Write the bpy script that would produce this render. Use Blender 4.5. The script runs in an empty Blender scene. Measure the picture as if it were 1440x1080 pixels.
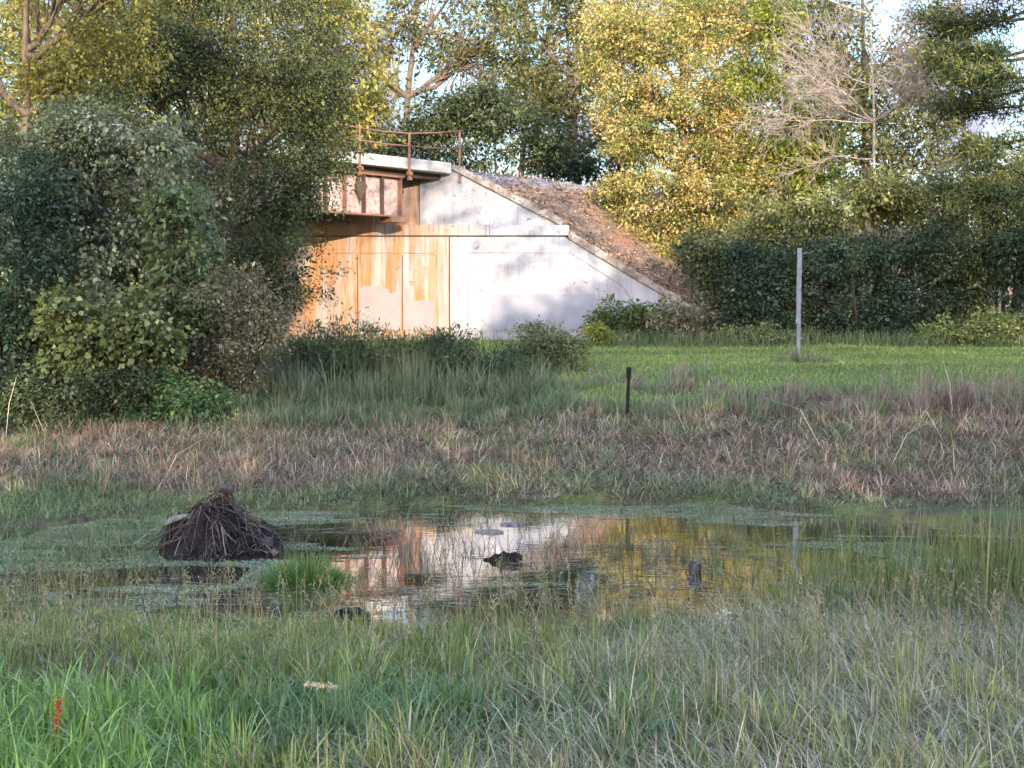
import bpy, math, numpy as np
from mathutils import Vector
C = bpy.context.scene
COL = bpy.context.scene.collection
rad = math.radians
F = 1738.0; PITCH = rad(3.46); CAMZ = 2.0
cp, sp = math.cos(PITCH), math.sin(PITCH)

# ---------------------------------------------------------------- survey helpers
def P(px, py, Y):
    """site point at distance Y in front of the viewpoint, measured from the photograph"""
    u = (px-720)/F; v = (540-py)/F
    d = np.array([u, cp+v*sp, -sp+v*cp])
    return np.array([0, 0, CAMZ]) + d*(Y/d[1])

def _hash(ix, iy, s):
    n = (ix*374761393 + iy*668265263 + s*1442695041) & 0x7fffffff
    n = ((n ^ (n >> 13))*1274126177) & 0x7fffffff
    return ((n ^ (n >> 16)) & 0xffff)/65535.0
def vnoise(x, y, s=0):
    x = np.asarray(x, float); y = np.asarray(y, float)
    ix = np.floor(x).astype(np.int64); iy = np.floor(y).astype(np.int64)
    fx = x-ix; fy = y-iy
    fx = fx*fx*(3-2*fx); fy = fy*fy*(3-2*fy)
    a = _hash(ix, iy, s); b = _hash(ix+1, iy, s); c = _hash(ix, iy+1, s); d = _hash(ix+1, iy+1, s)
    return (a*(1-fx)+b*fx)*(1-fy)+(c*(1-fx)+d*fx)*fy
def fbm(x, y, s=0, o=3):
    t = 0; a = .5; f = 1.0; n = 0
    for k in range(o):
        t = t + a*vnoise(np.asarray(x)*f, np.asarray(y)*f, s+k*17); n += a; a *= .5; f *= 2.03
    return t/n
def sstep(a, b, x):
    t = np.clip((np.asarray(x)-a)/(b-a), 0, 1); return t*t*(3-2*t)

def pond(x, y):
    e = ((x-0.2)/4.75)**2 + ((y-10.0)/2.5)**2
    return e + (fbm(x*.9, y*.9, 5)-.5)*.6 + (fbm(x*2.6, y*2.6, 6)-.5)*.5
def gz(x, y):
    x = np.asarray(x, float); y = np.asarray(y, float)
    z = np.interp(y, [-70, 0, 4, 6.5, 8, 12.6, 14, 16, 18, 22, 30, 34, 60, 160],
                  [.9, .5, .36, .17, .07, .06, .16, .36, .58, .9, 1.08, 1.16, 1.25, 1.5])
    z = z + .17*sstep(-1, 3, x)*sstep(13.5, 17, y)*(1-sstep(19, 26, y))
    z = z + (fbm(x*.7, y*.7, 2)-.5)*.10*sstep(2, 8, np.abs(y)+2)*(1-.6*sstep(18, 22, y))
    w = 1-sstep(.72, 1.12, pond(x, y))
    return z*(1-w) + (-.30)*w

# ---------------------------------------------------------------- materials
def newmat(name):
    m = bpy.data.materials.new(name); m.use_nodes = True
    nt = m.node_tree; nt.nodes.clear()
    return m, nt, nt.nodes.new('ShaderNodeOutputMaterial')
def N(nt, typ, **kw):
    n = nt.nodes.new(typ)
    for k, v in kw.items():
        if k.startswith('i_'):
            key = k[2:]; key = int(key) if key.isdigit() else key.replace('_', ' ')
            n.inputs[key].default_value = v
        else: setattr(n, k, v)
    return n
def L(nt, a, b): nt.links.new(a, b)
def ramp(nt, fac, stops, interp='LINEAR'):
    r = nt.nodes.new('ShaderNodeValToRGB'); r.color_ramp.interpolation = interp
    el = r.color_ramp.elements
    while len(el) < len(stops): el.new(.5)
    for e, (p, c) in zip(el, stops):
        e.position = p; e.color = (c, c, c, 1) if isinstance(c, (int, float)) else (*c, 1)
    L(nt, fac, r.inputs[0]); return r.outputs[0]
def mixc(nt, f, a, b, mode='MIX'):
    m = nt.nodes.new('ShaderNodeMix'); m.data_type = 'RGBA'; m.blend_type = mode
    for s, v in ((m.inputs[0], f), (m.inputs[6], a), (m.inputs[7], b)):
        if hasattr(v, 'is_linked'): L(nt, v, s)
        elif isinstance(v, (int, float)): s.default_value = v
        else: s.default_value = (*v, 1)
    return m.outputs[2]
def math_(nt, op, a, b=None):
    m = nt.nodes.new('ShaderNodeMath'); m.operation = op
    for s, v in zip(m.inputs, (a, b)):
        if v is None: continue
        if hasattr(v, 'is_linked'): L(nt, v, s)
        else: s.default_value = v
    return m.outputs[0]
def posmap(nt, scale):
    g = nt.nodes.new('ShaderNodeNewGeometry')
    mp = nt.nodes.new('ShaderNodeMapping'); mp.inputs['Scale'].default_value = scale
    L(nt, g.outputs['Position'], mp.inputs['Vector']); return mp.outputs[0]
def noise(nt, vec, scale, detail=4, rough=.55, dist=0):
    n = N(nt, 'ShaderNodeTexNoise'); n.inputs['Scale'].default_value = scale
    n.inputs['Detail'].default_value = detail; n.inputs['Roughness'].default_value = rough
    n.inputs['Distortion'].default_value = dist
    L(nt, vec, n.inputs['Vector']); return n.outputs[0]

def foliage_mat(name, trans=.35, rough=.5, spec=.3):
    m, nt, out = newmat(name)
    a = N(nt, 'ShaderNodeAttribute', attribute_name='col')
    p = N(nt, 'ShaderNodeBsdfPrincipled'); p.inputs['Roughness'].default_value = rough
    p.inputs['Specular IOR Level'].default_value = spec
    L(nt, a.outputs['Color'], p.inputs['Base Color'])
    t = N(nt, 'ShaderNodeBsdfTranslucent')
    tc = mixc(nt, .5, a.outputs['Color'], (.30, .30, .06), 'MIX')
    tc2 = mixc(nt, 1.0, a.outputs['Color'], (1.25, 1.25, .7), 'MULTIPLY')
    L(nt, tc2, t.inputs['Color'])
    mx = N(nt, 'ShaderNodeMixShader'); mx.inputs[0].default_value = trans
    L(nt, p.outputs[0], mx.inputs[1]); L(nt, t.outputs[0], mx.inputs[2]); L(nt, mx.outputs[0], out.inputs[0])
    return m
M_LEAF = foliage_mat('leaf', .34, .5, .3)
M_GRASS = foliage_mat('grass_blade', .22, .5, .3)
M_DRY = foliage_mat('dry_blade', .12, .75, .1)

def simple(name, col, rough=.7, metal=0, bump=0, bscale=30, col2=None, cscale=8, spec=.4):
    m, nt, out = newmat(name)
    p = N(nt, 'ShaderNodeBsdfPrincipled'); p.inputs['Roughness'].default_value = rough
    p.inputs['Metallic'].default_value = metal; p.inputs['Specular IOR Level'].default_value = spec
    v = posmap(nt, (1, 1, 1))
    f = noise(nt, v, cscale, 5, .6)
    c2 = col2 or tuple(c*.65 for c in col)
    L(nt, mixc(nt, ramp(nt, f, [(.35, 0.), (.68, 1.)]), col, c2), p.inputs['Base Color'])
    if bump:
        b = N(nt, 'ShaderNodeBump'); b.inputs['Strength'].default_value = bump; b.inputs['Distance'].default_value = .02
        L(nt, noise(nt, v, bscale, 4), b.inputs['Height']); L(nt, b.outputs[0], p.inputs['Normal'])
    L(nt, p.outputs[0], out.inputs[0]); return m

def bark_mat(name, c1, c2):
    m, nt, out = newmat(name)
    p = N(nt, 'ShaderNodeBsdfPrincipled'); p.inputs['Roughness'].default_value = .85
    p.inputs['Specular IOR Level'].default_value = .2
    f = noise(nt, posmap(nt, (14, 14, 3)), 1.0, 5, .65, .4)
    L(nt, mixc(nt, ramp(nt, f, [(.3, 0.), (.7, 1.)]), c1, c2), p.inputs['Base Color'])
    b = N(nt, 'ShaderNodeBump'); b.inputs['Strength'].default_value = .7; b.inputs['Distance'].default_value = .02
    L(nt, f, b.inputs['Height']); L(nt, b.outputs[0], p.inputs['Normal'])
    L(nt, p.outputs[0], out.inputs[0]); return m
M_BARK = bark_mat('bark', (.16, .12, .09), (.06, .045, .035))
M_BARKD = bark_mat('dark_bark', (.07, .055, .045), (.03, .024, .02))
M_DEAD = bark_mat('dead_wood', (.36, .31, .28), (.21, .175, .15))
M_MUD = simple('mud', (.022, .017, .016), .8, 0, 1, 25, (.008, .007, .007), 12, .12)
M_TWIG = simple('dry_twig', (.20, .16, .125), .8, 0, 0, 1, (.08, .06, .05), 20)
M_WETTWIG = simple('wet_twig', (.085, .068, .058), .7, 0, 0, 1, (.03, .024, .02), 20)
M_GREYWOOD = simple('grey_wood', (.17, .16, .165), .6, 0, .5, 60, (.07, .064, .065), 22)
M_STONE = simple('dark_stone', (.024, .022, .025), .6, 0, .6, 40, (.06, .058, .063), 14, .2)
M_GALV = simple('galvanised_steel', (.155, .17, .215), .5, .2, 0, 1, (.10, .11, .14), 9)
M_STAKE = simple('charred_wood', (.009, .009, .009), .9, 0, .4, 60, (.018, .017, .016), 20, .1)
M_WHITE = simple('white_foam_glint', (.78, .77, .74), .5, 0, 0, 1, (.6, .58, .55), 20)
M_ORANGE = simple('rusty_seed', (.42, .11, .035), .7, 0, 0, 1, (.28, .06, .025), 80)
M_RUST = simple('rusted_steel', (.20, .105, .08), .8, .0, .3, 40, (.15, .065, .04), 9)
M_DARKSTEEL = simple('dark_rusted_steel', (.045, .03, .025), .8, 0, .2, 40, (.08, .045, .03), 9)
M_PINK = simple('faded_pink_steel_paint', (.40, .32, .30), .65, 0, .1, 40, (.22, .13, .105), 8)
M_SLAB = simple('pale_concrete', (.42, .40, .38), .75, 0, .2, 30, (.27, .25, .23), 3)

def concrete(name, rust=0., wash=0.):
    """white-painted concrete; rust runs down it from the bridge seat on the left"""
    m, nt, out = newmat(name)
    p = N(nt, 'ShaderNodeBsdfPrincipled'); p.inputs['Roughness'].default_value = .75
    p.inputs['Specular IOR Level'].default_value = .25
    g = N(nt, 'ShaderNodeNewGeometry'); sx = N(nt, 'ShaderNodeSeparateXYZ'); L(nt, g.outputs['Position'], sx.inputs[0])
    X, Z = sx.outputs[0], sx.outputs[2]
    vs = posmap(nt, (3.4, 1, .42)); vf = posmap(nt, (12, 3, .5)); vb = posmap(nt, (1.3, 1, 1.3)); vg = posmap(nt, (1, 1, 1))
    s1 = noise(nt, vs, 1, 5, .66, .35); s2 = noise(nt, vf, 1, 4, .65, .1); bl = noise(nt, vb, 1, 5, .6); gr = noise(nt, vg, 9, 6, .7)
    base = mixc(nt, ramp(nt, bl, [(.35, 0.), (.7, 1.)]), (.35, .355, .375), (.25, .255, .275))
    base = mixc(nt, math_(nt, 'MULTIPLY', ramp(nt, gr, [(.5, 0.), (.72, 1.)]), .45), base, (.40, .38, .36))
    # yellowed zone, then orange rust runs toward -x
    zr = N(nt, 'ShaderNodeMapRange'); L(nt, X, zr.inputs[0])
    zr.inputs[1].default_value = -0.15; zr.inputs[2].default_value = -1.6; zr.clamp = True
    yel = math_(nt, 'MULTIPLY', zr.outputs[0], ramp(nt, s1, [(.34, .15), (.60, .85)]))
    yel = math_(nt, 'MULTIPLY', yel, rust)
    base = mixc(nt, yel, base, (.37, .29, .19))
    zo = N(nt, 'ShaderNodeMapRange'); L(nt, X, zo.inputs[0])
    zo.inputs[1].default_value = -1.5; zo.inputs[2].default_value = -2.6; zo.clamp = True
    org = math_(nt, 'MULTIPLY', zo.outputs[0], ramp(nt, s1, [(.36, .0), (.56, 1.)]))
    org = math_(nt, 'MULTIPLY', org, rust)
    base = mixc(nt, math_(nt, 'MULTIPLY', org, .9), base, (.35, .15, .045))
    gw = math_(nt, 'MULTIPLY', ramp(nt, noise(nt, posmap(nt, (2.3, 1, .5)), 1, 6, .7, .3), [(.46, 0.), (.66, 1.)]), .55)
    base = mixc(nt, gw, base, (.19, .185, .20))
    sp_ = ramp(nt, noise(nt, posmap(nt, (6, 6, 5)), 1, 5, .75, .2), [(.60, 0.), (.66, .75)])
    base = mixc(nt, sp_, base, (.12, .09, .07))
    drk = math_(nt, 'MULTIPLY', ramp(nt, s2, [(.52, 0.), (.66, 1.)]), .7*max(rust, .35))
    base = mixc(nt, drk, base, (.14, .075, .04))
    # grime at the foot and specks
    fz = N(nt, 'ShaderNodeMapRange'); L(nt, Z, fz.inputs[0]); fz.inputs[1].default_value = 1.9; fz.inputs[2].default_value = 1.2
    base = mixc(nt, math_(nt, 'MULTIPLY', math_(nt, 'MULTIPLY', fz.outputs[0], ramp(nt, s2, [(.4, 0.), (.6, 1.)])), .4), base, (.36, .33, .29))
    base = mixc(nt, 1.0, base, (.82, .83, .87), 'MULTIPLY')
    L(nt, base, p.inputs['Base Color'])
    b = N(nt, 'ShaderNodeBump'); b.inputs['Strength'].default_value = .35; b.inputs['Distance'].default_value = .02
    L(nt, gr, b.inputs['Height']); L(nt, b.outputs[0], p.inputs['Normal'])
    L(nt, p.outputs[0], out.inputs[0]); return m
M_WALL = concrete('stained_concrete', 1.0)
M_WING = concrete('white_concrete', .12)
M_CAP = concrete('rusty_cap_concrete', 1.0)
M_PATCH = simple('buff_paint', (.235, .195, .20), .7, 0, .1, 30, (.19, .16, .165), 2)
M_PATCHG = simple('grey_paint', (.19, .20, .245), .7, 0, .1, 30, (.16, .17, .21), 2)
M_GROOVE = simple('groove_dark', (.05, .035, .028), .9)  # dark brown for the joints and the groove below the cap

def coping_mat():
    m, nt, out = newmat('coping_concrete')
    p = N(nt, 'ShaderNodeBsdfPrincipled'); p.inputs['Roughness'].default_value = .9
    v = posmap(nt, (1, 1, 1))
    a = noise(nt, v, 2.2, 6, .7); b_ = noise(nt, v, 11, 4, .6)
    c = mixc(nt, ramp(nt, a, [(.42, 0.), (.58, 1.)]), (.25, .225, .205), (.12, .09, .07))
    c = mixc(nt, ramp(nt, b_, [(.56, 0.), (.64, 1.)]), c, (.09, .06, .045))
    L(nt, c, p.inputs['Base Color'])
    b = N(nt, 'ShaderNodeBump'); b.inputs['Strength'].default_value = .8; b.inputs['Distance'].default_value = .04
    L(nt, b_, b.inputs['Height']); L(nt, b.outputs[0], p.inputs['Normal'])
    L(nt, p.outputs[0], out.inputs[0]); return m
M_COPING = coping_mat()

def ground_mat():
    m, nt, out = newmat('ground_soil')
    p = N(nt, 'ShaderNodeBsdfPrincipled'); p.inputs['Roughness'].default_value = .95; p.inputs['Specular IOR Level'].default_value = .1
    v = posmap(nt, (1, 1, 1)); g = N(nt, 'ShaderNodeNewGeometry'); s = N(nt, 'ShaderNodeSeparateXYZ'); L(nt, g.outputs['Position'], s.inputs[0])
    a = noise(nt, v, 1.1, 6, .65); b_ = noise(nt, v, 14, 5, .7)
    mud = mixc(nt, ramp(nt, b_, [(.35, 0.), (.65, 1.)]), (.035, .028, .02), (.075, .062, .04))
    grn = mixc(nt, ramp(nt, b_, [(.35, 0.), (.65, 1.)]), (.045, .075, .022), (.10, .14, .045))
    yr = N(nt, 'ShaderNodeMapRange'); L(nt, s.outputs[1], yr.inputs[0]); yr.inputs[1].default_value = 15.5; yr.inputs[2].default_value = 18
    c = mixc(nt, yr.outputs[0], mixc(nt, math_(nt, 'MULTIPLY', ramp(nt, a, [(.4, 0.), (.6, 1.)]), .6), mud, grn), grn)
    L(nt, c, p.inputs['Base Color'])
    bm = N(nt, 'ShaderNodeBump'); bm.inputs['Strength'].default_value = .6; bm.inputs['Distance'].default_value = .05
    L(nt, b_, bm.inputs['Height']); L(nt, bm.outputs[0], p.inputs['Normal'])
    L(nt, p.outputs[0], out.inputs[0]); return m
M_GROUND = ground_mat()

def bank_mat():
    m, nt, out = newmat('embankment_litter')
    p = N(nt, 'ShaderNodeBsdfPrincipled'); p.inputs['Roughness'].default_value = .95; p.inputs['Specular IOR Level'].default_value = .1
    v = posmap(nt, (1, 1, 1)); g = N(nt, 'ShaderNodeNewGeometry'); s = N(nt, 'ShaderNodeSeparateXYZ'); L(nt, g.outputs['Position'], s.inputs[0])
    a = noise(nt, v, .8, 5, .6); b_ = noise(nt, v, 6, 6, .75); c_ = noise(nt, v, 15, 3, .6)
    c = mixc(nt, ramp(nt, b_, [(.4, 0.), (.62, 1.)]), (.12, .085, .065), (.28, .215, .175))
    c = mixc(nt, ramp(nt, a, [(.54, 0.), (.64, .7)]), c, (.26, .13, .075))
    c = mixc(nt, ramp(nt, c_, [(.58, 0.), (.66, .9)]), c, (.05, .035, .028))
    zr = N(nt, 'ShaderNodeMapRange'); L(nt, s.outputs[2], zr.inputs[0]); zr.inputs[1].default_value = 5.5; zr.inputs[2].default_value = 5.75
    gv = mixc(nt, ramp(nt, c_, [(.4, 0.), (.62, 1.)]), (.16, .15, .16), (.34, .32, .34))
    c = mixc(nt, zr.outputs[0], c, gv)
    L(nt, c, p.inputs['Base Color'])
    bm = N(nt, 'ShaderNodeBump'); bm.inputs['Strength'].default_value = 1; bm.inputs['Distance'].default_value = .1
    L(nt, b_, bm.inputs['Height']); L(nt, bm.outputs[0], p.inputs['Normal'])
    L(nt, p.outputs[0], out.inputs[0]); return m
M_BANK = bank_mat()

def water_mat():
    m, nt, out = newmat('pond_water')
    d = N(nt, 'ShaderNodeBsdfDiffuse'); d.inputs['Color'].default_value = (.020, .018, .012, 1)
    gl = N(nt, 'ShaderNodeBsdfGlossy'); gl.inputs['Roughness'].default_value = .03; gl.inputs['Color'].default_value = (.97, .97, .97, 1)
    v = posmap(nt, (1, 1.6, 1)); v2 = posmap(nt, (7, 14, 1))
    n1 = noise(nt, v, 3.0, 2, .5); n2 = noise(nt, v2, 1.0, 3, .6)
    b = N(nt, 'ShaderNodeBump'); b.inputs['Strength'].default_value = .05; b.inputs['Distance'].default_value = .015
    L(nt, math_(nt, 'ADD', n1, math_(nt, 'MULTIPLY', n2, .35)), b.inputs['Height']); L(nt, b.outputs[0], gl.inputs['Normal'])
    lw = N(nt, 'ShaderNodeLayerWeight'); lw.inputs['Blend'].default_value = .5
    fac = math_(nt, 'POWER', lw.outputs['Facing'], .95)
    mx = N(nt, 'ShaderNodeMixShader'); L(nt, fac, mx.inputs[0]); L(nt, d.outputs[0], mx.inputs[1]); L(nt, gl.outputs[0], mx.inputs[2])
    L(nt, mx.outputs[0], out.inputs[0]); return m
M_WATER = water_mat()
M_PATH = simple('path_gravel', (.30, .28, .20), .9, 0, .3, 30, (.17, .18, .10), 5)

# ---------------------------------------------------------------- mesh helpers
def mesh_obj(name, verts, faces, mat, parent=None, cols=None, smooth=False, origin=None, world=None):
    """faces: (M,k) array or list of tuples. verts are site coordinates; they are stored relative to the parent's base"""
    verts = np.asarray(verts, np.float32).reshape(-1, 3).copy()
    if world is not None: verts -= np.asarray(world, np.float32)
    me = bpy.data.meshes.new(name)
    if isinstance(faces, np.ndarray):
        k = faces.shape[1]; nf = len(faces)
        me.vertices.add(len(verts)); me.vertices.foreach_set('co', verts.ravel())
        me.loops.add(nf*k); me.loops.foreach_set('vertex_index', faces.astype(np.int32).ravel())
        me.polygons.add(nf); me.polygons.foreach_set('loop_start', np.arange(0, nf*k, k, dtype=np.int32))
        me.update(calc_edges=True)
    else:
        me.from_pydata([tuple(map(float, v)) for v in verts], [], [tuple(map(int, f)) for f in faces]); me.update()
    if cols is not None:
        a = me.attributes.new('col', 'FLOAT_COLOR', 'POINT')
        c4 = np.ones((len(verts), 4), np.float32); c4[:, :3] = cols; a.data.foreach_set('color', c4.ravel())
    if smooth: me.polygons.foreach_set('use_smooth', np.ones(len(me.polygons), bool))
    if mat: me.materials.append(mat)
    o = bpy.data.objects.new(name, me); COL.objects.link(o)
    if parent is not None: o.parent = parent
    elif world is not None: o.location = tuple(map(float, world))
    return o
def thing(name, label, cat, base, group=None):
    o = bpy.data.objects.new(name, None); COL.objects.link(o)
    o.empty_display_size = .2; o.location = tuple(map(float, base))
    o['label'] = label; o['category'] = cat
    if group: o['group'] = group
    return o
def tag(o, label=None, cat=None, group=None, kind=None):
    if label: o['label'] = label
    if cat: o['category'] = cat
    if group: o['group'] = group
    if kind: o['kind'] = kind
    return o

class MB:
    def __init__(s): s.v = []; s.f = []
    def add(s, v, f):
        n = len(s.v); s.v += [tuple(map(float, p)) for p in v]; s.f += [tuple(i+n for i in q) for q in f]
    def box(s, x0, x1, y0, y1, z0, z1):
        s.add([(x0, y0, z0), (x1, y0, z0), (x1, y1, z0), (x0, y1, z0), (x0, y0, z1), (x1, y0, z1), (x1, y1, z1), (x0, y1, z1)],
              [(0, 3, 2, 1), (4, 5, 6, 7), (0, 1, 5, 4), (1, 2, 6, 5), (2, 3, 7, 6), (3, 0, 4, 7)])
    def prism(s, poly, y0, y1):
        """poly in (x,z), counter-clockwise seen from -y, extruded from y0 to y1"""
        n = len(poly)
        s.add([(x, y0, z) for x, z in poly]+[(x, y1, z) for x, z in poly],
              [tuple(range(n)), tuple(range(2*n-1, n-1, -1))]+[(i, i+n, (i+1) % n+n, (i+1) % n) for i in range(n)])
    def obox(s, o, ax, ay, az):
        o, ax, ay, az = map(np.asarray, (o, ax, ay, az))
        vs = [o+i*ax+j*ay+k*az for k in (0, 1) for i, j in ((0, 0), (1, 0), (1, 1), (0, 1))]
        s.add(vs, [(0, 3, 2, 1), (4, 5, 6, 7), (0, 1, 5, 4), (1, 2, 6, 5), (2, 3, 7, 6), (3, 0, 4, 7)])
    def tube(s, pts, r, n=8):
        v, f = tube(pts, r, n); s.add(v, f)
    def build(s, name, mat, parent=None, world=None, smooth=False, bevel=0):
        o = mesh_obj(name, s.v, s.f, mat, parent, None, smooth, None, world)
        if bevel:
            b = o.modifiers.new('bevel', 'BEVEL'); b.width = bevel; b.segments = 2; b.limit_method = 'ANGLE'
        return o
def tube(pts, r, n=6, cap=True):
    pts = np.asarray(pts, float); k = len(pts)
    r = np.broadcast_to(np.asarray(r, float), (k,))
    t = np.gradient(pts, axis=0); t /= np.linalg.norm(t, axis=1)[:, None]+1e-9
    ref = np.array([0.31, 0.17, 1.0]) if abs(t[0, 2]) < .9 else np.array([1., .13, .1])
    a = np.cross(t, ref); a /= np.linalg.norm(a, axis=1)[:, None]+1e-9
    b = np.cross(t, a)
    th = np.arange(n)*2*math.pi/n
    ring = pts[:, None]+r[:, None, None]*(np.cos(th)[None, :, None]*a[:, None]+np.sin(th)[None, :, None]*b[:, None])
    v = ring.reshape(-1, 3); f = []
    for i in range(k-1):
        for j in range(n):
            j2 = (j+1) % n
            f.append((i*n+j, i*n+j2, (i+1)*n+j2, (i+1)*n+j))
    if cap: f.append(tuple(range(n-1, -1, -1))); f.append(tuple(range((k-1)*n, k*n)))
    return v, f
def tubes_obj(name, lines, mat, parent, world, n=6):
    """many tapering tubes welded into one part mesh"""
    V = []; Fq = []; off = 0
    for pts, r in lines:
        nn = n if np.max(r) > .03 else (4 if np.max(r) > .012 else 3)
        v, f = tube(pts, r, nn, False); V.append(v)
        Fq.append(np.array(f)+off); off += len(v)
    return mesh_obj(name, np.concatenate(V), np.concatenate(Fq), mat, parent, None, True, None, world)

def curve_pts(a, b, rng, k=6, sag=0., wob=.08):
    a = np.asarray(a, float); b = np.asarray(b, float); t = np.linspace(0, 1, k)[:, None]
    Ld = np.linalg.norm(b-a); p = a+(b-a)*t
    w = np.cumsum(rng.normal(0, wob*Ld/k, (k, 3)), 0); w -= w[-1]*t; w -= w[0]*(1-t)
    p = p+w; p[:, 2] += (sag*Ld*4*(t*(1-t)))[:, 0]
    return p

def norm(v): return v/(np.linalg.norm(v, axis=-1, keepdims=True)+1e-9)
def leaf_mesh(pos, d, Ln, Wd, rng):
    n = len(pos); d = norm(d)
    s = norm(np.cross(d, norm(rng.normal(size=(n, 3))+np.array([0, 0, .8]))))
    nrm = np.cross(s, d)
    Ln = Ln[:, None]; Wd = Wd[:, None]
    v = np.empty((n, 4, 3), np.float32)
    v[:, 0] = pos; v[:, 1] = pos+d*Ln*.45+s*Wd*.5+nrm*Ln*.08; v[:, 2] = pos+d*Ln-nrm*Ln*.05; v[:, 3] = pos+d*Ln*.45-s*Wd*.5+nrm*Ln*.08
    return v.reshape(-1, 3), np.arange(n*4).reshape(-1, 4)

def pal_mix(pal, u):
    pal = np.asarray(pal, float); k = len(pal)-1
    x = np.clip(u, 0, .9999)*k; i = x.astype(int); f = (x-i)[:, None]
    return pal[i]*(1-f)+pal[i+1]*f

def crown_points(lobes, rng, clump, per, density, flat=.6, shell=.55):
    """clump centres through each lobe's volume, then leaf positions round each clump"""
    CC = []; OUT = []
    for (c, r) in lobes:
        area = (r[0]*r[2]+r[0]*r[1]+r[1]*r[2])
        m = max(10, int(area*density*1.75/(clump*clump)))
        d = norm(rng.normal(size=(m, 3)))
        rr = (shell+(1.08-shell)*rng.random(m)**.7)[:, None]*(0.82+.36*fbm(d[:, 0]*2.2+c[0], d[:, 2]*2.2+d[:, 1]*1.7, int(abs(c[0]*13)) % 97)[:, None])
        CC.append(np.asarray(c)+d*np.asarray(r)*rr); OUT.append(d)
    return np.concatenate(CC), np.concatenate(OUT)

def make_tree(name, label, cat, base_px, Y, lobes_px, pal, leaf=.08, per=26, clump=.34, density=1.25, seed=1, trunk_r=.12,
              bark=None, droop=.35, group=None, trunk_top=None, depth=.85, aspect=.5, base_y=None, limbs=True, jit=.36, lean=None, part='trunk',
              flat=.62, minz=None):
    fs = .90 if Y < 25 else 1.25; leaf = leaf*fs; per = per*1.18/fs**1.6
    rng = np.random.default_rng(seed)
    bx = P(base_px, 500, Y)[0]
    by = Y if base_y is None else base_y
    bz = float(gz(bx, by)) if minz is None else minz
    base = np.array([bx, by, bz])
    t = thing(name, label, cat, base, group)
    k = Y/F
    lobes = []
    for (px, py, rx, rz) in lobes_px:
        dy = rng.uniform(-.35, .35)*min(rx, rz)*k*1.2
        c = P(px, py, Y); c[1] += dy
        lobes.append((c, np.array([rx*k, (rx+rz)*.5*k*depth, rz*k])))
    sub = []
    for c, r in lobes:
        sub.append((c, r*.78))
        for q in range(4):
            dd = norm(rng.normal(size=3)*np.array([1, .8, 1])); sub.append((c+dd*r*.72, r*rng.uniform(.30, .56)))
    cc, out = crown_points(sub, rng, clump, per, density)
    ok = cc[:, 2] > gz(cc[:, 0], cc[:, 1])+.05
    cc, out = cc[ok], out[ok]
    m = len(cc)
    n = rng.poisson(per*2.1*rng.uniform(.35, 1.6, m))
    idx = np.repeat(np.arange(m), n)
    g = rng.normal(size=(len(idx), 3))*np.array([1, 1, flat])*clump*.50
    # clumps stretch along a drooping spray direction
    spray = norm(out*np.array([1, 1, .5])+rng.normal(size=(m, 3))*.6-np.array([0, 0, droop]))
    pos = cc[idx]+g+spray[idx]*(rng.random(len(idx))*clump*1.1)[:, None]
    d = spray[idx]*.8+g/clump*.5+rng.normal(size=pos.shape)*.55-np.array([0, 0, droop*.8])
    Ln = leaf*np.clip(np.exp(rng.normal(-.08, .38, len(idx))), .35, 2.0)
    u = np.clip(rng.normal(.5, .36, m)[idx]*.8+rng.random(len(idx))*.24, 0, 1)
    col = pal_mix(pal, u)*np.clip(rng.normal(1, jit, len(idx)), .45, 1.7)[:, None]  # brightness spread per leaf also imitates glints and dark gaps
    keep = pos[:, 2] > gz(pos[:, 0], pos[:, 1])+.02
    pos, d, Ln, col = pos[keep], d[keep], Ln[keep], col[keep]
    v, f = leaf_mesh(pos, d, Ln, Ln*aspect, rng)
    mesh_obj('crown' if part == 'trunk' else 'foliage', v, f, M_LEAF, t, np.repeat(col, 4, 0), False, None, base)
    # trunk and limbs
    lines = []
    cen = np.mean([c for c, _ in lobes], 0); topz = max(c[2]+r[2]*.5 for c, r in lobes)
    if part == 'trunk':
        tp = np.array([cen[0]*.55+base[0]*.45, cen[1], topz]) if trunk_top is None else P(trunk_top[0], trunk_top[1], Y)
        tr = curve_pts(base-np.array([0, 0, .15]), tp, rng, 9, 0, .05); lines.append((tr, trunk_r*np.linspace(1.15, .2, 9)))
        for (c, r) in lobes:
            i = int(np.clip(np.searchsorted(tr[:, 2], c[2]-1.0*np.linalg.norm(c[:2]-tr[4, :2])-.5), 1, 7))
            lb = curve_pts(tr[i], c, rng, 9, -.09, .16)[::1]; lines.append((lb, trunk_r*.5*np.linspace(1, .25, 9)))
            near = np.where(np.all(np.abs(cc-c) < r*1.2, 1))[0]
            for q in rng.permutation(near)[:14 if limbs else 4]:
                j = rng.integers(2, 7); lines.append((curve_pts(lb[j], cc[q], rng, 5, .05, .12), trunk_r*.16*np.linspace(1, .25, 5)))
    else:
        for q in rng.permutation(m)[:(12 if Y > 30 else 26)]:
            b0 = base+np.array([(cc[q, 0]-base[0])*.45, (cc[q, 1]-base[1])*.3, 0]); b0[2] = gz(b0[0], b0[1])-.05
            lines.append((curve_pts(b0, cc[q], rng, 6, .1, .12), trunk_r*.35*np.linspace(1, .25, 6)))
    tubes_obj(part, lines, bark or M_BARKD, t, base)
    return t

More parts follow.
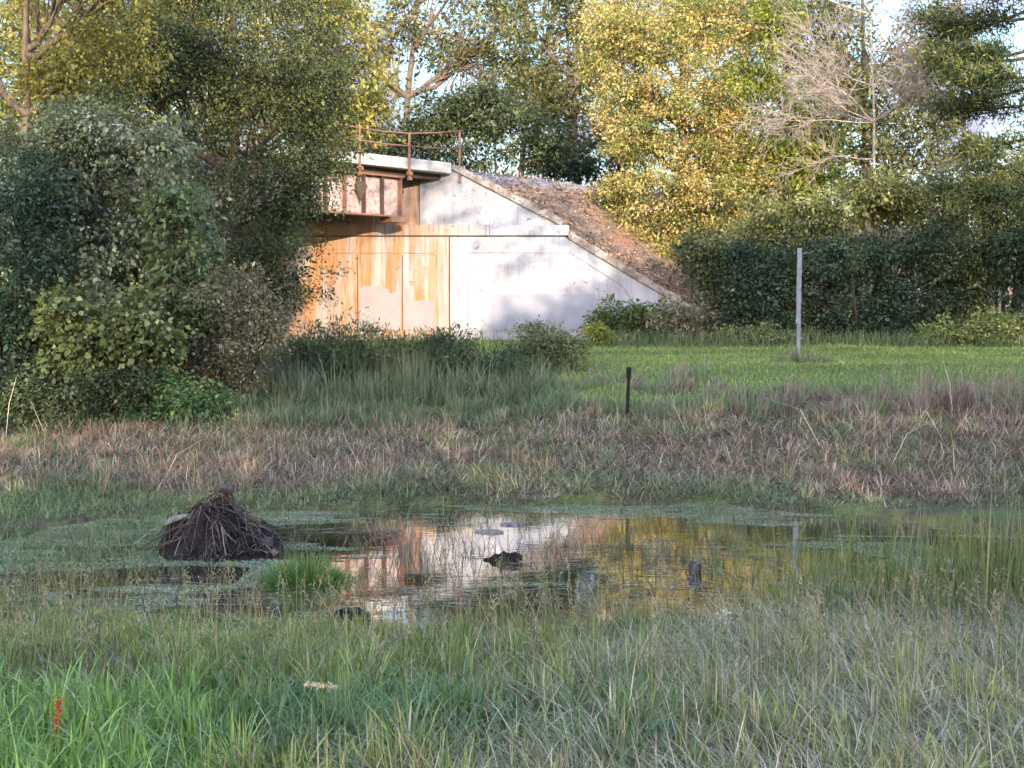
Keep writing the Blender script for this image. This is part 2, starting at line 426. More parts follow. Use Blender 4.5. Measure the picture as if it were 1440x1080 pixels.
def blades(name, xy, h, w, lean, seed, col, mat, segs=3, z=None, leandir=None, curl=1.7, label=None):
    rng = np.random.default_rng(seed); n = len(xy)
    base = np.empty((n, 3)); base[:, :2] = xy; base[:, 2] = gz(xy[:, 0], xy[:, 1])-.01 if z is None else z
    th = rng.random(n)*2*math.pi
    if leandir is not None: th = leandir+rng.normal(0, .7, n)
    ld = np.stack([np.cos(th), np.sin(th), 0*th], 1)
    ph = th+math.pi/2+rng.normal(0, .9, n)
    sd = np.stack([np.cos(ph), np.sin(ph), 0*ph], 1)
    ts = {2: [0, .55, 1], 3: [0, .4, .75, 1]}[segs]; ws = {2: [1, .75, .08], 3: [.9, 1, .6, .06]}[segs]
    v = np.empty((n, len(ts), 2, 3), np.float32)
    lean = np.clip(lean, 0, 1.5)
    for i, (t, wt) in enumerate(zip(ts, ws)):
        ang = lean*(t**(curl-1))        # bends over along its length
        hor = h*t*np.sin(ang); ver = h*t*np.cos(ang)
        p = base+ld*hor[:, None]; p[:, 2] += ver
        v[:, i, 0] = p-sd*(w*wt*.5)[:, None]; v[:, i, 1] = p+sd*(w*wt*.5)[:, None]
    K = 2*len(ts); q = np.array([[2*i, 2*i+1, 2*i+3, 2*i+2] for i in range(len(ts)-1)])
    f = (np.arange(n)[:, None, None]*K+q[None]).reshape(-1, 4)
    o = mesh_obj(name, v.reshape(-1, 3), f, mat, None, np.repeat(col, K, 0))
    tag(o, label, None, None, 'stuff'); return o

def scatter(rng, n, y0, y1, half=.47, pad=.7, ypow=1.0):
    m_ = .5*(y0+y1); n = int(n*((half+.07)*m_+pad+.8)/(half*m_+pad)); half += .07; pad += .8
    y = y0+(y1-y0)*rng.random(n)**ypow
    x = (rng.random(n)*2-1)*(half*y+pad)
    return np.stack([x, y], 1)

# ================================================================= SETTING
# ground sheet to the horizon
def grid_axis(*segs):
    return np.unique(np.concatenate([np.linspace(a, b, n) for a, b, n in segs]))
gx = grid_axis((-400, -40, 19), (-40, -12, 29), (-12, 12, 200), (12, 40, 29), (40, 400, 19))
gy = grid_axis((-200, -10, 20), (-10, 3, 27), (3, 24, 190), (24, 60, 50), (60, 600, 20))
X, Yg = np.meshgrid(gx, gy); Z = gz(X, Yg)
nx, ny = len(gx), len(gy)
ii = (np.arange(ny-1)[:, None]*nx+np.arange(nx-1)[None]).ravel()
o = mesh_obj('ground', np.stack([X, Yg, Z], -1).reshape(-1, 3), np.stack([ii, ii+1, ii+nx+1, ii+nx], 1), M_GROUND, smooth=True)
tag(o, 'muddy grassy ground from the near bank to the lawn', None, None, 'structure')
o = mesh_obj('water', [(-9, 6.5, 0), (10, 6.5, 0), (10, 14, 0), (-9, 14, 0)], np.array([[0, 1, 2, 3]]), M_WATER)
tag(o, 'still dark pond water reflecting trees and wall', None, None, 'structure')
# railway embankment behind the wing walls
TR = norm(np.array([.67, .74])); NR = np.array([TR[1], -TR[0]])
A0 = P(640, 232, 34.5)
EZ = A0[2]-.12
def bank_z(x, y):
    d = (x-A0[0])*NR[0]+(y-A0[1])*NR[1]
    z = EZ-.80*np.maximum(d, 0)
    z = np.minimum(z, EZ-.80*np.maximum(-5-d, 0))
    z = z+(fbm(x*1.1, y*1.1, 31)-.5)*.22*sstep(34.9, 36, y)
    z = np.where(y < 34.95, np.minimum(z, P(700, 322, 34)[2]-.10), z)
    return np.maximum(z, gz(x, y)-.25)
ex = grid_axis((-16, -9, 10), (-9, 8, 120), (8, 50, 40)); ey = grid_axis((34.36, 34.94, 3), (34.96, 40, 40), (40, 90, 50))
X, Ye = np.meshgrid(ex, ey); Z = bank_z(X, Ye); nx, ny = len(ex), len(ey)
ii = (np.arange(ny-1)[:, None]*nx+np.arange(nx-1)[None]).ravel()
o = mesh_obj('embankment', np.stack([X, Ye, Z], -1).reshape(-1, 3), np.stack([ii, ii+1, ii+nx+1, ii+nx], 1), M_BANK, smooth=True)
tag(o, 'railway embankment of gravel and brown leaf litter behind the wall', None, None, 'structure')

# ================================================================= ABUTMENT
WY = 34.0
def xz(px, py, Y=WY): p = P(px, py, Y); return (p[0], p[2])
gB = 0.9
ab = thing('bridge_abutment', 'rust stained white concrete bridge abutment wall with sloping wing wall', 'retaining wall', (xz(640, 478)[0], WY, gB))
bw = tuple(ab.location)
# face: main body (behind) with raised panels leaving open grooves
xl = xz(230, 400)[0]; xs = xz(632, 400)[0]; ztop = xz(600, 333)[1]; xr = xz(800, 333)[0]
foot = xz(600, 466)[1]
m = MB(); m.box(xl, xs-.015, WY, WY+.6, gB, ztop); m.build('abutment_wall', M_WALL, ab, bw)
# wing wall (same face, lower tier with raking top)
rk0 = xz(800, 336); rk1 = xz(1010, 462)
m = MB(); m.prism([(xs+.015, gB), (rk1[0], gB), rk1, rk0, (xs+.015, ztop)], WY, WY+.34); m.build('wing_wall', M_WING, ab, bw)
m = MB(); m.box(xs-.02, xs+.02, WY+.03, WY+.3, gB, ztop-.001); m.build('joint', M_GROOVE, ab, bw)
def frame_panel(x0, x1, z0, z1, out0, out1, outz, mat, g=.022):
    """raised field and the border round it, proud of the wall, an open groove between"""
    y0, y1 = WY-.03, WY-.001
    m = MB(); ch = .10
    m.prism([(x0+g+ch, z0+g), (x1-g-ch, z0+g), (x1-g, z0+g+ch), (x1-g, z1-g-ch), (x1-g-ch, z1-g), (x0+g+ch, z1-g), (x0+g, z1-g-ch), (x0+g, z0+g+ch)], y0, y1)
    m.build('raised_panel', mat, ab, bw)
    m = MB()
    m.box(out0, x0-g, y0, y1, z0-g, outz); m.box(x1+g, out1, y0, y1, z0-g, outz); m.box(x0-g, x1+g, y0, y1, z1+g, outz)
    for (cx, cz, sx_, sz_) in ((x0-g, z1+g, 1, -1), (x1+g, z1+g, -1, -1)):
        tri = [(cx, cz), (cx+sx_*ch, cz), (cx, cz+sz_*ch)]
        if sx_*sz_ > 0: pass
        else: tri = [tri[0], tri[2], tri[1]]
        m.prism(tri, y0, y1)
    m.build('panel_border', mat, ab, bw)
px0, px1 = xz(330, 400)[0], xz(613, 400)[0]
pz0, pz1 = foot, xz(500, 357)[1]
frame_panel(px0, px1, pz0, pz1, xl, xs-.015, ztop-.003, M_WALL)
m = MB(); m.box(xl, xs-.015, WY-.028, WY-.002, gB, foot-.045); m.build('footing', M_CAP, ab, bw)
for px in (503, 566):
    xx = xz(px, 400)[0]; m = MB(); m.box(xx-.012, xx+.012, WY-.034, WY-.029, foot+.03, pz1-.03); m.build('joint', M_GROOVE, ab, bw)
# wing panel with raking side
q = [(658, 466), (918, 466), (872, 402), (800, 357), (658, 357)]
qs = [xz(*p) for p in q]; cx_ = np.mean(qs, 0)
fld = [(cx_+(np.array(p)-cx_)*.985) for p in qs]
m = MB(); m.prism([tuple(p) for p in fld], WY-.03, WY-.001); m.build('raised_panel', M_WING, ab, bw)
m = MB(); xL = qs[0][0]-.035
m.box(xs+.015, xL, WY-.03, WY-.001, foot-.02, ztop-.003)
zT = qs[3][1]+.03
m.prism([(xL, zT), (qs[3][0]+.02, zT), (rk0[0]-.02, rk0[1]-.02), (rk0[0]-.1, ztop-.003), (xL, ztop-.003)], WY-.03, WY-.001)
m.prism([(qs[3][0]+.05, zT-.012), (qs[2][0]+.05, qs[2][1]+.012), (qs[1][0]+.06, qs[1][1]), (rk1[0]-.25, qs[1][1]), (rk1[0]-.25, rk1[1]+.12), (rk0[0]+.02, rk0[1]-.03)], WY-.03, WY-.001)
m.build('panel_border', M_WING, ab, bw)
m = MB(); m.box(xs+.015, rk1[0]-.4, WY-.028, WY-.002, gB, foot-.055); m.build('footing', M_WING, ab, bw)
# cap course over both
zc0 = ztop+.03; zc1 = xz(600, 316)[1]
m = MB(); m.box(xl, xz(688, 320)[0], WY-.06, WY+.62, zc0, zc1); m.build('cap_course', M_CAP, ab, bw, bevel=.015)
m = MB(); m.box(xz(688, 320)[0]+.006, xz(800, 320)[0], WY-.05, WY+.5, zc0, zc1-.01); m.build('cap_course', M_WING, ab, bw, bevel=.02)
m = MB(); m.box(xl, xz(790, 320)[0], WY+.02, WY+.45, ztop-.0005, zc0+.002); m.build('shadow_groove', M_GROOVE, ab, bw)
# back wall above the seat and upper wing wall with raking top
BY = 34.5
kb = xz(640, 240, BY); kr = xz(792, 319, BY)
xi = xz(590, 300, BY)[0]
m = MB(); m.box(xz(300, 300, BY)[0], xi-.01, BY, BY+.44, zc1-.1, kb[1]-.12); m.build('back_wall', M_CAP, ab, bw)
m = MB(); m.prism([(xi+.01, zc1-.1), (kr[0], zc1-.1), kr, kb, (xi+.01, kb[1]-.02)], BY-.04, BY+.44); m.build('upper_wing_wall', M_WING, ab, bw)
def rake(a, b, th, y0, y1, name, mat, seed):
    """coping beam along a raking wall top, its top edge chipped"""
    rng = np.random.default_rng(seed); n = 26; a = np.array(a); b = np.array(b)
    d = (b-a)/np.linalg.norm(b-a); up = np.array([-d[1], d[0]]); up = up if up[1] > 0 else -up
    V = []; Fs = []
    for i in range(n):
        p = a+(b-a)*i/(n-1); h = th*rng.uniform(.72, 1.12); h2 = th*rng.uniform(.75, 1.25); f0 = rng.uniform(-.02, .02)
        for (u, y) in ((0, y0+f0), (h, y0+f0+rng.uniform(0, .05)), (h2, y1), (0, y1)):
            w = p+up*u; V.append((w[0], y, w[1]))
    for i in range(n-1):
        for j in range(4):
            k = (j+1) % 4; Fs.append((i*4+j, (i+1)*4+j, (i+1)*4+k, i*4+k))
    Fs.append((0, 1, 2, 3)); Fs.append(tuple(range((n-1)*4+3, (n-1)*4-1, -1)))
    return mesh_obj(name, V, Fs, mat, ab, None, False, None, bw)
rake((kb[0]-.12, kb[1]+.045), (kr[0]-.05, kr[1]+.02), .20, BY-.13, BY+.55, 'coping', M_COPING, 3)
rake((rk0[0]-.05, rk0[1]+.02), rk1, .20, WY-.10, WY+.5, 'coping', M_COPING, 4)
# painted-out patches on the panels, each a thin coat with a ragged upper edge
def patch(px0, px1, pyt, pyb, mat, seed, amp=7):
    rng = np.random.default_rng(seed); n = 40; V = []
    for i in range(n):
        px = px0+(px1-px0)*i/(n-1)+rng.normal(0, .25); t = pyt+amp*(fbm(i*.13, seed, 3)-.5)*2+amp*.12*rng.normal()+amp*.7*i/n
        for py in (pyb, t):
            x, z = xz(px, py); V.append((x, WY-.0335, z))
    Fs = np.array([[2*i, 2*i+2, 2*i+3, 2*i+1] for i in range(n-1)])
    return mesh_obj('paint_patch', V, Fs, mat, ab, None, False, None, bw)
patch(505, 563, 404, 464, M_PATCH, 11, 9); patch(569, 610, 422, 464, M_PATCH, 12, 2)
patch(690, 838, 413, 464, M_PATCHG, 13, 2)
# small dark stains of old lettering remnants left as scuffed blotches
for i, (px, py) in enumerate(((676, 436), (672, 444), (680, 448))):
    pass

# fallen leaves and dead weeds on the slope, some over the coping
rng = np.random.default_rng(77); n = 15000
x = rng.uniform(-2.2, 9, n); y = 34.5+rng.random(n)**1.6*9; z = bank_z(x, y)
k_ = (z < EZ+.05) & (z > 1.6) & (rng.random(n) < .25+.9*sstep(.35, .65, fbm(x*1.2, y*1.2, 78))); x, y, z = x[k_], y[k_], z[k_]; n = len(x)
v, f = leaf_mesh(np.stack([x, y, z+rng.uniform(.0, .05, n)], 1), rng.normal(size=(n, 3))*np.array([1, 1, .45]), rng.uniform(.06, .16, n), rng.uniform(.04, .09, n), rng)
tag(mesh_obj('leaf_litter', v, f, M_DRY, None, np.repeat(pal_mix([(.06, .04, .03), (.15, .10, .075), (.27, .19, .14), (.30, .24, .20)], rng.random(n)), 4, 0)), 'brown fallen leaves strewn over the embankment slope', None, None, 'stuff')

# ================================================================= RAILWAY BRIDGE
E0 = P(636, 229, 34.3); E1 = P(440, 212, 30.9)
td = norm(E1-E0)*np.array([1, 1, 1]); td[2] = 0; td = norm(td); pb = np.array([-td[1], td[0], 0]); pb = pb if pb[1] > 0 else -pb
up = np.array([0, 0, 1.])
br = thing('railway_bridge', 'rusty old railway bridge with pale walkway slab and plate girder', 'bridge', (E0[0], E0[1], E0[2]))
bb = tuple(br.location)
LB = 11.0
m = MB(); m.obox(E0-up*.30+td*.02, td*LB, pb*1.6, up*.30); m.build('walkway_slab', M_SLAB, br, bb, bevel=.03)
m = MB(); m.obox(E0-up*.46+td*.1+pb*.35, td*LB, pb*3.6, up*.155); m.obox(E0-up*.3+td*.02+pb*1.602, td*LB, pb*2.4, up*.25); m.build('deck', M_DARKSTEEL, br, bb)
# plate girder under the deck edge
G0 = P(563, 305, 33.35); zb = P(563, 304, 33.35)[2]; zt = E0[2]-.47
gs = np.array([G0[0], G0[1], 0])
m = MB(); m.obox(gs+up*zb, td*LB*.88, pb*.03, up*(zt-zb)); m.build('girder_web', M_PINK, br, bb)
m = MB(); m.obox(gs+up*(zb-.05)-pb*.17, td*LB*.88, pb*.37, up*.049); m.obox(gs+up*(zt-.06)-pb*.17, td*LB*.88, pb*.37, up*.055); m.build('flange', M_RUST, br, bb)
for i in range(15):
    m = MB(); s0 = gs+td*(.06+.62*i)-pb*.15
    m.obox(s0+up*(zb+.001), td*.035, pb*.149, up*(zt-zb-.07)); m.build('stiffener', M_DARKSTEEL if i % 3 else M_RUST, br, bb)
m = MB(); m.obox(gs+pb*2.4+up*(zb-.05)-td*.4, td*LB*.88, pb*.05, up*(zt-zb)); m.build('far_girder', M_DARKSTEEL, br, bb)
m = MB(); m.obox(gs-td*.02-pb*.22+up*(zc1+.002), td*.5, pb*.5, up*max(.04, zb-.05-zc1-.003)); m.build('bearing', M_RUST, br, bb)
# dark plate hung under the slab in place of a cast shadow
gq = P(512, 256, 32.2)
m = MB(); m.add([gq+up*.02, gq+td*.28+up*.02, gq+td*.2-up*.25, gq+td*.12-up*.5, gq-td*.12-up*.1]+[gq+pb*.03+up*.02, gq+pb*.03+td*.28+up*.02, gq+pb*.03+td*.2-up*.25, gq+pb*.03+td*.12-up*.5, gq+pb*.03-td*.12-up*.1],
             [(0, 1, 2, 3, 4), (9, 8, 7, 6, 5), (0, 5, 6, 1), (1, 6, 7, 2), (2, 7, 8, 3), (3, 8, 9, 4), (4, 9, 5, 0)])
m.build('shadow_plate', M_DARKSTEEL, br, bb)
def edge_at(px):
    """where the ray of photo column px meets the deck edge line"""
    u = (px-720)/F
    a = np.array([[td[0], -u], [td[1], -1.0]]); s = np.linalg.solve(a, -E0[:2]); return E0+td*s[0]
posts = [edge_at(x) for x in (645, 575, 506)]
d12 = posts[2]-posts[1]; posts += [posts[2]+d12*.95, posts[2]+d12*1.95, posts[2]+d12*2.95]
zs = [0, .10, .20, .30, .38, .44]
PH = [P(645, 186, posts[0][1])[2], P(575, 188, posts[1][1])[2], P(506, 180, posts[2][1])[2]]
PH += [PH[2]+.08, PH[2]+.14, PH[2]+.2]
tops = []
for i, (p, h) in enumerate(zip(posts, PH)):
    q = p-pb*.06; m = MB()
    m.tube([q-up*.52, q+up*(h-E0[2])], .032, 8); m.build('handrail_post', M_RUST, br, bb)
    if i: 
        m = MB(); m.obox(q-up*.46-td*.07-pb*.06, td*.14, pb*.10, up*.09); m.obox(q-up*.60-td*.05-pb*.05, td*.10, pb*.08, up*.08); m.build('post_bracket', M_RUST, br, bb)
    tops.append((q, h))
for fr in (1.0, .48):
    m = MB(); pts = [np.array([q[0], q[1], E0[2]+(h-E0[2])*fr]) for q, h in tops]
    if fr == 1.0: pts[0][2] += .05
    pts[0] = pts[0]-td*.12
    fine = []
    for a, b in zip(pts[:-1], pts[1:]):
        for t in (0, .5): fine.append(a+(b-a)*t-up*(.02 if t else 0))
    fine.append(pts[-1]); m.tube(fine, .021, 6); m.build('handrail', M_RUST, br, bb, smooth=True)

# ================================================================= POSTS
pb0 = P(1122, 511, 23.2); pz = float(gz(pb0[0], pb0[1])); pt_ = P(1122, 349, 23.2)[2]
sp_ = thing('metal_post', 'tall grey galvanised metal post standing bare on the lawn', 'post', (pb0[0], pb0[1], pz)); pw = tuple(sp_.location)
def channel(m, x, y, z0, z1, w=.072, d=.036, t=.008):
    m.box(x-w/2, x+w/2, y, y+t, z0, z1); m.box(x-w/2, x-w/2+t, y+t, y+d, z0, z1); m.box(x+w/2-t, x+w/2, y+t, y+d, z0, z1)
pm = P(1122, 412, 23.2)[2]
m = MB(); channel(m, pb0[0]+.01, pb0[1]+.012, pz-.2, pm+.02, .07); m.build('lower_post', M_GALV, sp_, pw)
m = MB(); channel(m, pb0[0]-.012, pb0[1]-.028, pz+.75, pt_, .082); m.build('upper_post', M_GALV, sp_, pw)
sp_.rotation_euler = (0, rad(.35), 0)
for k in range(4):
    m = MB(); m.tube([(pb0[0]-.012, pb0[1]-.045, pz+.85+.28*k), (pb0[0]-.012, pb0[1]-.027, pz+.85+.28*k)], .012, 6); m.build('bolt', M_GALV, sp_, pw)
sk = P(882, 572, 16.6); sz = float(gz(sk[0], sk[1])); sh = P(884, 516, 16.6)[2]
st = thing('fence_stake', 'short blackened stake leaning slightly in the weeds before the lawn', 'stake', (sk[0], sk[1], sz)); sw = tuple(st.location)
m = MB(); tpt = P(884.5, 516, 16.6)
m.tube([(sk[0], sk[1], sz-.1), (sk[0]+.002, sk[1], sz+.15), (tpt[0]-.004, tpt[1], sh-.14)], [.028, .025, .024], 7); m.build('shaft', M_STAKE, st, sw)
m = MB(); m.tube([(tpt[0]-.004, tpt[1], sh-.15), (tpt[0], tpt[1], sh-.03), (tpt[0]+.002, tpt[1], sh)], [.033, .036, .025], 8); m.build('cap', M_STAKE, st, sw)

# ================================================================= POND THINGS
def lump(name, c, r, mat, seed, amp=.3, parent=None, world=None, flat=0.0, n=26, fz=1.5):
    rng = np.random.default_rng(seed); V = []; Fs = []
    for i in range(n+1):
        ph = math.pi*i/n
        for j in range(n*2):
            th = math.pi*j/n
            d = np.array([math.sin(ph)*math.cos(th), math.sin(ph)*math.sin(th), math.cos(ph)])
            k = 1+amp*(fbm(d[0]*fz+seed, d[1]*fz+d[2]*fz*1.3, seed)*2-1)+amp*.4*(fbm(d[0]*fz*4+d[2]*3, d[1]*fz*4+seed, seed+5)*2-1)
            V.append(np.asarray(c)+d*np.asarray(r)*k)
    w = n*2
    for i in range(n):
        for j in range(w):
            Fs.append((i*w+j, i*w+(j+1) % w, (i+1)*w+(j+1) % w, (i+1)*w+j))
    return mesh_obj(name, np.array(V), np.array(Fs), mat, parent, None, True, None, world)
# muskrat-style mound of mud and dead stalks
MY = 10.1; mc = P(308, 772, MY); mw = (mc[0], mc[1], -.05)
mo = thing('mud_mound', 'dark heap of mud and dead stalks rising from the marsh', 'mound', mw)
rng = np.random.default_rng(21)
n = 120; V = []
def mound_h(x, y):
    q = lambda cx, cy, rx, ry, h, e: h*np.clip(1-((x-cx)/rx)**2-((y-cy)/ry)**2, 0, 1)**e
    xw = x+.05*(vnoise(x*9+3, y*9, 71)-.5)*2; yw = y+.05*(vnoise(x*9, y*9+5, 72)-.5)*2
    q = lambda cx, cy, rx, ry, h, e: h*np.clip(1-((xw-cx)/rx)**2-((yw-cy)/ry)**2, 0, 1)**e
    h = np.maximum.reduce([q(-.03, 0, .36, .36, .37, .5), q(-.27, -.06, .19, .24, .26, .45), q(.05, .02, .13, .16, .47, .45), q(.20, -.04, .20, .22, .27, .5), q(.34, -.02, .17, .18, .15, .5), q(-.12, -.2, .2, .16, .22, .5), q(0, 0, .60, .46, .06, .6)])
    return h*(.50+.62*vnoise(x*8, y*8, 77)+.3*vnoise(x*17, y*17, 79))
ax_ = np.linspace(-.62, .62, n); XX, YY = np.meshgrid(ax_, ax_)
HH = mound_h(XX-.03, YY)+((fbm(XX*13, YY*13, 8, 4)-.5)*.20+(fbm(XX*34, YY*34, 9, 3)-.5)*.11)*sstep(.85, .5, np.hypot(XX/.55, YY/.5))-.03*sstep(.5, .6, np.hypot(XX, YY))
ii = (np.arange(n-1)[:, None]*n+np.arange(n-1)[None]).ravel()
mesh_obj('mud_heap', np.stack([XX+mc[0], YY+mc[1], HH-.02], -1).reshape(-1, 3), np.stack([ii, ii+1, ii+n+1, ii+n], 1), M_MUD, mo, None, True, None, mw)
lines = []
for k in range(760):
    a = rng.uniform(0, 2*math.pi); r = rng.random()**.6*.5; x = r*math.cos(a)+.02; y = r*math.sin(a)*.85
    z = float(mound_h(x-.03, y)); d = norm(np.array([math.cos(a)*.3+rng.normal(0, .9), math.sin(a)*.3+rng.normal(0, .6), -.3+rng.normal(0, .5)]))
    Ln = rng.uniform(.05, .22); p0 = np.array([mc[0]+x, mc[1]+y, z+.03]); p1 = p0+d*Ln; 
    x1, y1 = p1[0]-mc[0], p1[1]-mc[1]; p1[2] = max(float(mound_h(x1-.03, y1))-.01+rng.uniform(0, .09), .0)
    lines.append((curve_pts(p0, p1, rng, 4, .08, .1), np.full(4, rng.uniform(.0012, .0038))))
tubes_obj('dead_stalk_cover', lines[:110], M_TWIG, mo, mw)
tubes_obj('wet_stalk_cover', lines[110:430], M_WETTWIG, mo, mw); tubes_obj('dark_stalk_cover', lines[430:], M_MUD, mo, mw)
lines = []
for k in range(16):
    a = rng.uniform(0, 6.283); x = rng.normal(0, .17); y = rng.normal(-.08, .12); Ln = rng.uniform(.25, .5)
    p0 = np.array([mc[0]+x, mc[1]+y, float(mound_h(x-.03, y))+.015]); x1 = x+math.cos(a)*Ln; y1 = y+math.sin(a)*Ln*.5
    lines.append((curve_pts(p0, np.array([mc[0]+x1, mc[1]+y1, max(.02, float(mound_h(x1-.03, y1)))+rng.uniform(0, .10)]), rng, 6, .06, .08), np.full(6, rng.uniform(.004, .008))))
tubes_obj('long_straw', lines[:8], M_TWIG, mo, mw); tubes_obj('dark_stick', lines[8:], M_BARKD, mo, mw)
def on_mound(dx, dy, up=0.): return np.array([mc[0]+dx, mc[1]+dy, float(mound_h(dx-.03, dy))+up])
def rock_on(dx, dy, r, label, mat, seed, up):
    c = on_mound(dx, dy, up); o = lump('stone', c, r, mat, seed, .42, None, tuple(c), n=14); tag(o, label, 'stone')
rock_on(.075, .0, (.06, .055, .05), 'dark rounded stone perched on the very top of the mud mound', M_STONE, 41, .035)
rock_on(.42, -.12, (.055, .045, .06), 'dark pointed stone at the right foot of the mud mound', M_STONE, 42, .02)
rock_on(.49, -.16, (.03, .028, .026), 'small pale stone touching the pointed stone beside the mound', M_GREYWOOD, 43, .012)
m = MB(); lp = [on_mound(-.40, -.16, .03), on_mound(-.33, -.15, .035), on_mound(-.26, -.14, .03), on_mound(-.20, -.12, .03), on_mound(-.15, -.09, .025)]
for q in lp: q[2] = .5*q[2]+.5*np.mean([w[2] for w in lp])
lg = lp[2]; m.tube(lp, [.012, .030, .024, .032, .010], 7)
tag(m.build('driftwood', M_GREYWOOD, None, tuple(lg), True), 'pale grey chunk of driftwood lying on the left side of the mud mound', 'driftwood')

# debris in open water
def plank(px, py, Y, L_, W_, H_, ang, mat, name, label, cat, tilt=0.0):
    c = P(px, py, Y); c[2] = .012
    rng = np.random.default_rng(int(px)); k = 11; V = []; Fs = []
    ca, sa = math.cos(ang), math.sin(ang)
    for i in range(k):
        t = i/(k-1)-.5; w = W_*(.45+.55*math.cos(t*2.4))*rng.uniform(.85, 1.1); w = W_*(.12+.88*math.cos(t*2.9)**.7)*rng.uniform(.7, 1.2); hh = H_*(.1+.9*math.cos(t*2.9))*rng.uniform(.6, 1.2); zz = t*tilt
        for (b, z) in ((-w/2, -.03), (w/2, -.03), (w*.42, hh), (-w*.42, hh)):
            V.append((c[0]+t*L_*ca-b*sa, c[1]+t*L_*sa+b*ca, zz+z+c[2]))
    for i in range(k-1):
        for j in range(4): Fs.append((i*4+j, i*4+(j+1) % 4, (i+1)*4+(j+1) % 4, (i+1)*4+j))
    Fs += [(3, 2, 1, 0), tuple(range((k-1)*4, k*4))]
    o = mesh_obj(name, V, Fs, mat, None, None, False, None, (c[0], c[1], 0)); tag(o, label, cat); return o
plank(722, 742, 11.4, .24, .10, .012, .1, M_GREYWOOD, 'floating_board', 'pale bluish board floating flat in the bright middle of the pond', 'board')
plank(688, 752, 11.0, .26, .10, .012, -.15, M_GREYWOOD, 'floating_board', 'grey board floating left of the paler board in the pond', 'board')
plank(706, 792, 9.75, .34, .10, .05, -.25, M_STAKE, 'sunken_log', 'short black log end breaking the water below the floating boards', 'log', .06)
plank(490, 868, 7.9, .30, .12, .05, -.2, M_STAKE, 'sunken_log', 'dark wet log half hidden in grass at the near water edge', 'log', .03)
# stub in the yellow reflection
c = P(978, 808, 9.25); c[2] = 0
sb = thing('tree_stump', 'small dark pointed stump standing in the golden reflection', 'stump', tuple(c)); wv = tuple(c)
lump('stump_body', c+np.array([0, 0, .02]), (.05, .045, .085), M_STONE, 77, .55, sb, wv, n=14)
m = MB(); m.tube([c+np.array([-.005, 0, .08]), c+np.array([-.002, 0, .15])], [.014, .006], 5); m.tube([c+np.array([.03, 0, .08]), c+np.array([.055, 0, .16])], [.008, .003], 5); m.build('snag', M_GREYWOOD, sb, wv)
c = P(1335, 806, 9.3); c[2] = .012
tag(lump('litter', c, (.04, .03, .02), M_WHITE, 9, .3, None, tuple(c), n=10), 'small white foam scrap and painted sky glint near the right end of the pond', 'litter')  # white lump stands partly for the sky's reflection, partly for foam
# standing cluster of dead stems in the water
c = P(560, 772, 10.2); c[2] = -.1; rng = np.random.default_rng(5); lines = []
for k in range(46):
    p0 = c+np.array([rng.normal(0, .13), rng.normal(0, .09), 0]); p1 = p0+np.array([rng.normal(0, .09), rng.normal(0, .05), rng.uniform(.18, .42)])
    lines.append((curve_pts(p0, p1, rng, 4, 0, .1), np.linspace(.005, .002, 4)))
dt = thing('dead_stem_clump', 'clump of brown dead stems standing in the pink reflection', 'plant', tuple(c))
tubes_obj('stem', lines, M_TWIG, dt, tuple(c))

# ================================================================= TREES
DKG = [(.026, .040, .020), (.054, .072, .034), (.105, .125, .060)]
BLUEG = [(.020, .038, .026), (.034, .060, .036), (.055, .088, .050)]
MIDG = [(.035, .060, .020), (.065, .100, .032), (.115, .150, .050)]
GREYG = [(.065, .088, .048), (.135, .165, .095), (.26, .275, .175)]
OLIVE = [(.055, .065, .025), (.105, .110, .040), (.17, .16, .065)]
GOLD = [(.075, .115, .035), (.22, .235, .075), (.42, .335, .12), (.46, .33, .17)]
YELG = [(.10, .14, .018), (.19, .23, .028), (.27, .28, .045)]
YELL = [(.12, .13, .03), (.20, .19, .045), (.29, .24, .07)]
BRNG = [(.075, .075, .045), (.14, .13, .08), (.22, .195, .125)]
PALE = [(.10, .11, .055), (.16, .16, .085), (.24, .22, .13)]
T = make_tree
# --- left group, nearest first
T('slender_tree', 'thin bare-trunked tree at far left with yellow-green crown above the thickets', 'tree', 32, 19.5,
  [(100, -30, 90, 50), (-60, 60, 60, 80), (150, 55, 70, 50), (200, -60, 140, 70), (90, 110, 45, 30)], YELL, .068, 30, .30, 1.0, 11, .13, M_BARK, trunk_top=(36, -90), limbs=True)
T('drooping_tree', 'broad dark green tree whose drooping boughs hide the bridge span', 'tree', 330, 23.5,
  [(300, 70, 130, 80), (400, 150, 80, 85), (250, 170, 100, 80), (440, 255, 42, 70), (350, 290, 100, 85), (395, 365, 62, 48), (440, 80, 60, 70), (180, 90, 90, 70), (455, 190, 36, 50), (385, 405, 28, 24), (235, 30, 110, 70), (330, -30, 120, 60)],
  [(.030, .044, .018), (.060, .078, .032), (.125, .135, .055)], .065, 26, .30, 1.35, 12, .17)
T('vine_shrub', 'tall grey-green vine-draped thicket in front of the left trees', 'shrub', 195, 18.6,
  [(130, 220, 70, 70), (190, 230, 60, 70), (225, 320, 75, 75), (120, 350, 85, 85), (190, 420, 80, 70), (90, 290, 60, 60), (70, 210, 50, 50)],
  GREYG, .075, 26, .24, 1.05, 13, .09, part='stem', droop=.6, aspect=.6)
T('dark_shrub', 'dark blue-green bush at the left edge of the picture', 'shrub', 0, 17.6,
  [(10, 270, 65, 80), (15, 380, 75, 90), (0, 490, 80, 80), (60, 460, 60, 50), (40, 550, 70, 45)], BLUEG, .075, 26, .28, 1.2, 14, .07, part='stem')
